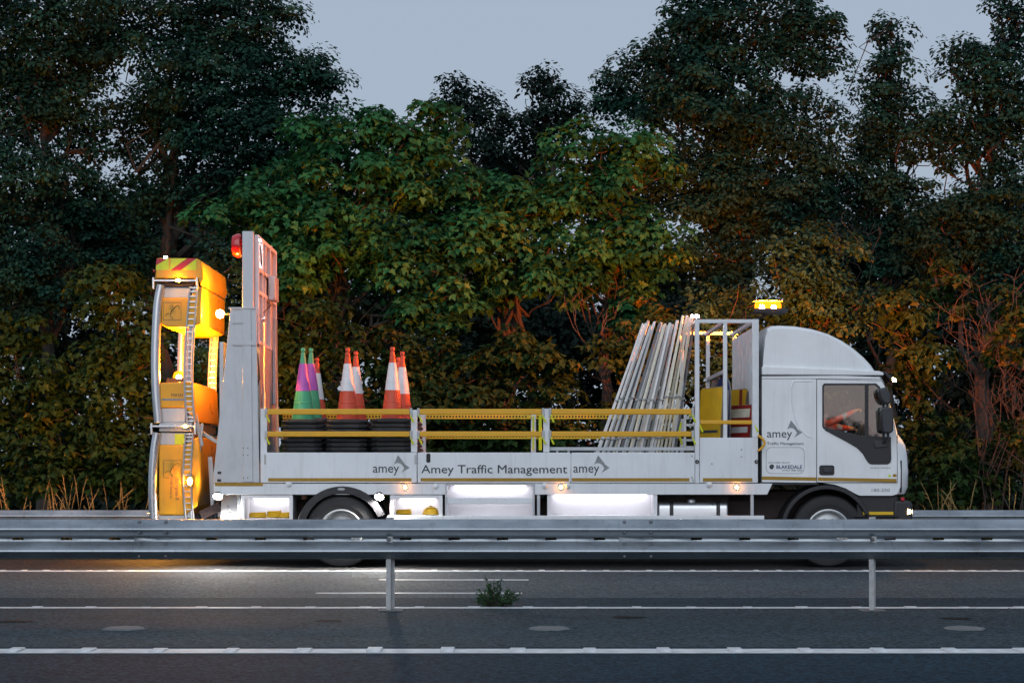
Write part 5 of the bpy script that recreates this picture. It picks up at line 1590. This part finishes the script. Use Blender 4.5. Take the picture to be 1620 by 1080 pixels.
protoR = make_cone('traffic_cone', M['conered'], M['conewhite'])
protoG = make_cone('traffic_cone', M['conegreen'], M['conepink'])
usedR = usedG = False
nmR, nmG = nested_mesh(M['conered']), nested_mesh(M['conegreen'])
PITCH = 0.058
STACKS = [  # tip px, tip py, depth, kind, phrase
    (479.5, 550, 27.38, 'G', 'front stack nearest the mast'),
    (550, 550, 27.38, 'R', 'front middle stack'),
    (621, 548.5, 27.38, 'R', 'front stack beside the side post'),
    (492, 550.5, 27.98, 'G', 'second-row stack nearest the mast'),
    (563, 555.5, 27.98, 'R', 'second-row middle stack'),
    (636.5, 556, 27.98, 'R', 'second-row stack beside the side post'),
    (501.5, 566, 28.6, 'R', 'third-row stack behind the green cones'),
    (630, 565, 28.6, 'R', 'third-row stack beside the side post'),
]
for (px, py, yy, kd, ph) in STACKS:
    zt = Z(py, yy); zb_ = zt - 1.0
    n = int((zb_ - 1.092) / PITCH) + 1
    pitch = (zb_ - 1.092) / (n - 1)
    x = X(px, yy)
    for k in range(n):
        loc = (x + (random.uniform(-.008, .008) if k else 0), yy + (random.uniform(-.008, .008) if k else 0), zb_ - k * pitch)
        rz = random.uniform(-.05, .05)
        if k == 0:
            if kd == 'R' and not usedR: o = protoR; o.location = loc; usedR = True
            elif kd == 'G' and not usedG: o = protoG; o.location = loc; usedG = True
            else: o = dup(protoR if kd == 'R' else protoG, loc)
            lab = ('green traffic cone with magenta sleeve, ' if kd == 'G' else 'orange traffic cone with white sleeve, ') + 'topmost of the ' + ph
        else:
            o = bpy.data.objects.new('traffic_cone', nmR if kd == 'R' else nmG); COL.objects.link(o); o.location = loc
            lab = 'black-based nested traffic cone, ' + ORDN[k] + ' of the ' + ph
        o.rotation_euler = (0, 0, rz)
        tag(o, lab, 'traffic cone', 'stacked traffic cones on the truck bed')

# ------------------------------------------------------------------ sign frames leaning on the cage
rng = np.random.default_rng(41)
NP = 28
mats = ['pole1', 'pole3', 'pole2', 'pole1', 'pole3', 'pole2', 'pole3', 'pole4', 'pole2', 'pole3']
ordn = ['first', 'second', 'third', 'fourth', 'fifth', 'sixth', 'seventh', 'eighth', 'ninth', 'tenth', 'eleventh', 'twelfth', 'thirteenth', 'fourteenth', 'fifteenth', 'sixteenth', 'seventeenth', 'eighteenth', 'nineteenth', 'twentieth',
        'twenty-first', 'twenty-second', 'twenty-third', 'twenty-fourth', 'twenty-fifth', 'twenty-sixth', 'twenty-seventh', 'twenty-eighth']
poles = []
for k in range(NP):
    t = k / (NP - 1)
    yb = YT + .22 + rng.random() * .9; yt = yb + rng.uniform(-.05, .1)
    xb_ = 927 + 133 * t + rng.normal() * 1.5; xt_ = 1017 + 82 * t + rng.normal() * 2.0
    pt = 506 - 8 * (t > .7) + rng.uniform(0, 9)
    poles.append((xb_, xt_, yb, yt, pt))
for k, (xb_, xt_, yb, yt, pt) in enumerate(poles):
    a = Vector((X(xb_, yb), yb, 1.095)); c = Vector((X(xt_, yt), yt, Z(pt, yt)))
    root = empty('sign_frame', a)
    w = rng.choice([.032, .036, .027]); d = .03
    m_ = M[mats[(k * 7 + int(rng.integers(0, 3))) % len(mats)]] if k < NP - 1 else M['pole4']
    b = MB(); b.bar(a, c, d, w); b.build('rail', m_, root, bevel=.004)
    if k % 2 == 0:
        off = Vector((.012, .045, 0)); b = MB(); b.bar(a + off, a.lerp(c, .96) + off, .018, w * .7); b.build('inner_leg', M['pole4'] if k % 4 else M['pole1'], root, bevel=.003)
    for f in (.28, .52):
        q = a.lerp(c, f + rng.uniform(-.01, .01)); bb = MB(); bb.cyl((q.x - .02, q.y - .026, q.z), (q.x + .028, q.y - .026, q.z + .006), .011, n=8); bb.cyl((q.x, q.y - .034, q.z), (q.x, q.y - .0155, q.z), .014, n=8); bb.build('wing_bolt', M['postgalv'], root)
    tag(root, 'long metal sign frame leaning on the white cage, ' + ordn[k] + ' from the left at its foot', 'sign frame', 'sign frames leaning on the cage')

# ------------------------------------------------------------------ signs in the cage
def sign(label, px, py0, py1, w, yc, ang, m_, round_top=False, extra=None, lean=0.0):
    x = X(px, yc); z0, z1 = Z(py1, yc), Z(py0, yc); z0 = max(z0, 1.095)
    root = empty('road_sign', (x, yc, z0))
    ca, sa = math.cos(math.radians(ang)), math.sin(math.radians(ang))
    def tf(b):
        b.v = [(x + (p[0] - x) * ca - (p[1] - yc) * sa + (p[2] - z0) * lean, yc + (p[0] - x) * sa + (p[1] - yc) * ca, p[2]) for p in b.v]; return b
    r = .04 if not round_top else w * .45
    b = MB(); b.prism(rrect(x - w / 2, x + w / 2, z0, z1, r, 4), yc, yc + .012); tf(b).build('face', m_, root)
    b = MB(); b.prism(rrect(x - w / 2 - .006, x + w / 2 + .006, z0 - .0, z1 + .006, r, 4), yc + .0125, yc + .03); tf(b).build('backing', M['signback'], root, bevel=.003)
    if extra:
        for (u0, u1, v0, v1, mm, nm) in extra:
            b = MB(); b.box(x - w / 2 + u0 * w, x - w / 2 + u1 * w, yc - .002, yc - .0003, z0 + (z1 - z0) * v0, z0 + (z1 - z0) * v1); tf(b).build(nm, M[mm], root)
    tag(root, label, 'sign', 'road signs stored in the cage')
    return root


sign('tall yellow temporary sign standing at the left of the cage', 1118, 614, 755, .70, YT + .48, -72, M['signyellow'], extra=[(.1, .9, .50, .53, 'ink', 'print_bar'), (.1, .5, .36, .40, 'ink', 'print_bar'), (.55, .9, .36, .40, 'ink', 'print_bar'), (.08, .92, .10, .30, 'pole4', 'print_block')], lean=.05)
sign('second yellow sign just behind the tall one', 1127, 612, 755, .60, YT + .50, -76, M['signyellow'], lean=.05)
sign('dark-backed sign edge-on beside the yellow ones', 1133, 618, 755, .70, YT + .55, -80, M['signback'], lean=.04)
sign('blue round-topped sign beside the middle cage post', 1140, 596, 755, .60, YT + .60, -78, M['signblue'], True, lean=.02)
sign('grey sign back seen behind the blue sign', 1131, 598, 755, .60, YT + 1.4, -75, M['signback'], True, lean=.02)
sign('yellow sign in the right half of the cage', 1166, 616, 755, .60, YT + .9, -66, M['signyellow'], extra=[(.5, .62, .0, 1.0, 'signred', 'red_bar')], lean=.03)
sign('dark red sign low in the right half of the cage', 1163, 641, 755, .55, YT + .45, -66, M['signred'], extra=[(.05, .95, .83, .95, 'pole2', 'print_band'), (.1, .9, .62, .70, 'conewhite', 'print_bar')], lean=.08)
sign('brown-backed sign leaning right of the dark red one', 1180, 618, 755, .60, YT + .55, -78, M['signback'], lean=.06)

# ------------------------------------------------------------------ kit in the lockers
b = MB(); x, y, z = X(680), YN + .28, Z(815.8) + .012
b.lathe([(.100, 0), (.112, .004), (.108, .012), (.105, .03), (.092, .07), (.062, .098), (.025, .108), (.0001, .110)], (x, y, z), 'z', 22)
b.add([(x - .19, y - .05, z + .004), (x - .19, y + .05, z + .004), (x - .09, y + .07, z + .012), (x - .09, y - .07, z + .012)], [(0, 1, 2, 3)])
b.tube([(x - .10, y, z + .04), (x - .05, y, z + .088), (x, y, z + .115), (x + .06, y, z + .088)], [.006, .012, .012, .006], 6)
tag(b.build('hard_hat', M['yellowplastic'], None, loc=(x, y, z)), 'yellow hard hat inside the lit locker right of the rear wheel', 'hard hat')
def coil(px, py, r, lab, loops, depth):
    b = MB(); x, y, z = X(px), YN + depth, Z(py)
    pts = []
    for k in range(loops * 14 + 1):
        t = 2 * math.pi * k / 14; pts.append((x + r * math.cos(t) * (1 + .05 * math.sin(k)), y + .6 * r * math.sin(t), z + .012 + k * .0014))
    b.tube(pts, .013, 8); tag(b.build('strap_coil', M['yellowplastic'], None, loc=(x, y, z)), lab, 'strap', 'yellow straps in the lockers')


coil(637, 815.2, .09, 'coiled yellow strap beside the hard hat', 3, .3)
coil(404, 820, .10, 'coiled yellow strap at the left of the rearmost locker', 3, .25)
coil(430, 820, .085, 'coiled yellow strap in the middle of the rearmost locker', 4, .28)
coil(448, 820, .07, 'small coiled yellow strap at the right of the rearmost locker', 3, .25)

# ================================================================== driver
def person():
    yb = YN + .05 + .55
    hip = Vector((X(1289), yb, Z(702)))
    V = [hip, hip + Vector((-.02, 0, .18)), hip + Vector((-.04, 0, .38)), hip + Vector((-.03, 0, .50)), hip + Vector((-.01, 0, .57)), hip + Vector((.02, 0, .66)), hip + Vector((.03, 0, .75))]
    R = [(.16, .14), (.15, .12), (.17, .12), (.10, .09), (.055, .055), (.078, .095), (.06, .075)]
    E = [(0, 1), (1, 2), (2, 3), (3, 4), (4, 5), (5, 6)]
    hands = []
    for s in (-1, 1):
        sh = hip + Vector((-.03, s * .19, .46)); el = hip + Vector((.24, s * .27, .27)); wr = Vector((X(1362), yb + s * .17, Z(676)))
        if s == -1: el = hip + Vector((.20, s * .26, .26)); wr = Vector((X(1358), yb - .17, Z(650)))
        i = len(V); V += [sh, sh.lerp(el, .5), el, el.lerp(wr, .5), wr]; R += [(.075, .075), (.062, .062), (.052, .052), (.047, .047), (.034, .034)]
        E += [(3, i), (i, i + 1), (i + 1, i + 2), (i + 2, i + 3), (i + 3, i + 4)]
        # palm and fingers closed on the rim
        d = (wr - el).normalized(); up = Vector((0, 0, 1)); sd = Vector((0, s, 0))
        i = len(V); V += [wr + d * .05]; R += [(.036, .022)]; E += [(i - 1, i)]
        for q, (o_, L) in enumerate(((-.026, .030), (-.009, .034), (.009, .032), (.025, .026))):
            j = len(V); k0 = V[i] + sd * o_ + d * .03
            V += [k0, k0 + d * L + up * -.008, k0 + d * (L + .008) + up * -.032, k0 + d * (L - .012) + up * -.045]; R += [(.0095, .0095), (.009, .009), (.0085, .0085), (.008, .008)]
            E += [(i, j), (j, j + 1), (j + 1, j + 2), (j + 2, j + 3)]
        j = len(V); k0 = wr + d * .03 - sd * .03
        V += [k0, k0 + d * .03 - sd * .012 - up * .015, k0 + d * .05 - sd * .004 - up * .03]; R += [(.012, .012), (.010, .010), (.009, .009)]; E += [(i, j), (j, j + 1), (j + 1, j + 2)]
        kn = hip + Vector((.42, s * .13, .03)); an = hip + Vector((.52, s * .12, -.36)); to = an + Vector((.17, 0, -.04))
        i = len(V); V += [hip + Vector((.04, s * .10, -.01)), hip.lerp(kn, .55) + Vector((0, s * .06, .02)), kn, kn.lerp(an, .5), an, to]; R += [(.105, .10), (.085, .085), (.068, .068), (.06, .06), (.045, .045), (.035, .04)]
        E += [(0, i), (i, i + 1), (i + 1, i + 2), (i + 2, i + 3), (i + 3, i + 4), (i + 4, i + 5)]
    me = bpy.data.meshes.new('person'); me.from_pydata([tuple(v - hip) for v in V], E, [])
    o = bpy.data.objects.new('person', me); COL.objects.link(o); o.location = hip
    sk = o.modifiers.new('skin', 'SKIN'); sk.use_smooth_shade = True
    for k, r in enumerate(R): me.skin_vertices[0].data[k].radius = r
    me.skin_vertices[0].data[0].use_root = True
    ss = o.modifiers.new('sub', 'SUBSURF'); ss.levels = 1; ss.render_levels = 1
    dg = bpy.context.evaluated_depsgraph_get()
    m2 = bpy.data.meshes.new_from_object(o.evaluated_get(dg))
    o.modifiers.clear(); o.data = m2
    m2.materials.clear()
    for m_ in ('hivis', 'skin', 'reflect'): m2.materials.append(M[m_])
    for p in m2.polygons:
        c = p.center
        if c.z > .545: p.material_index = 1
        elif c.x > X(1357) - hip.x and c.z > .1: p.material_index = 1
        elif (.42 < c.x < .47 and c.z > .18) or (.10 < c.z < .15 and abs(c.x) < .2 and abs(c.y) < .2) or (abs(c.y) > .10 and abs(c.y) < .15 and c.z > .15 and c.x < .13 and c.z < .5): p.material_index = 2
    m2.shade_smooth()
    ORG[o] = hip
    hx = hip + Vector((.015, 0, .70))
    b = MB(); b.lathe([(.083, -.02), (.088, .03), (.078, .075), (.045, .105), (.0001, .115)], tuple(hx + Vector((-.02, 0, .0))), 'z', 16); b.build('hair', M['hair'], o)
    b = MB(); b.tube([tuple(hx + Vector((.075, 0, .0))), tuple(hx + Vector((.108, 0, -.03))), tuple(hx + Vector((.08, 0, -.04)))], [.010, .014, .010], 8); b.build('nose', M['skin'], o)
    for s in (-1, 1):
        b = MB(); b.lathe([(.0001, -.008), (.022, -.004), (.030, .002), (.0001, .006)], tuple(hx + Vector((0, s * .080, -.02))), 'y', 12); b.build('ear', M['skin'], o)
        b = MB(); b.lathe([(.0001, -.004), (.011, -.002), (.012, .002), (.0001, .006)], tuple(hx + Vector((.078, s * .032, .0))), 'x', 10); b.build('eye', M['ink'], o)
    b = MB(); b.tube([tuple(hx + Vector((.078, -.025, -.075))), tuple(hx + Vector((.086, 0, -.077))), tuple(hx + Vector((.078, .025, -.075)))], .005, 6); b.build('mouth', M['signred'], o)
    tag(o, 'person in orange hi-vis jacket sitting at the wheel of the truck', 'person')


person()

# ------------------------------------------------------------------ hedge across the road behind the viewpoint, mirrored in the cab window
rng = np.random.default_rng(55)
hb_ = [((x, -34 + rng.normal() * 2, rng.uniform(.8, 2.1)), (rng.uniform(2, 4), 2.5, rng.uniform(1.2, 2.2))) for x in np.arange(-44, 60, 3.2)]
P, N, T, S, C = crown_points(hb_, 22, 0.30, (.5, 30, .7), rng, .3, .4)
me = leaf_mesh('hedgerow', P - np.array([0, -34, 0]), N, T, S, 'oak', C); me.materials.append(LM_FAR)
o = bpy.data.objects.new('hedgerow', me); COL.objects.link(o); o.location = (0, -34, 0)
tag(o, 'dark hedgerow on the near side of the road, mirrored in the cab window', 'hedge', kind='stuff')
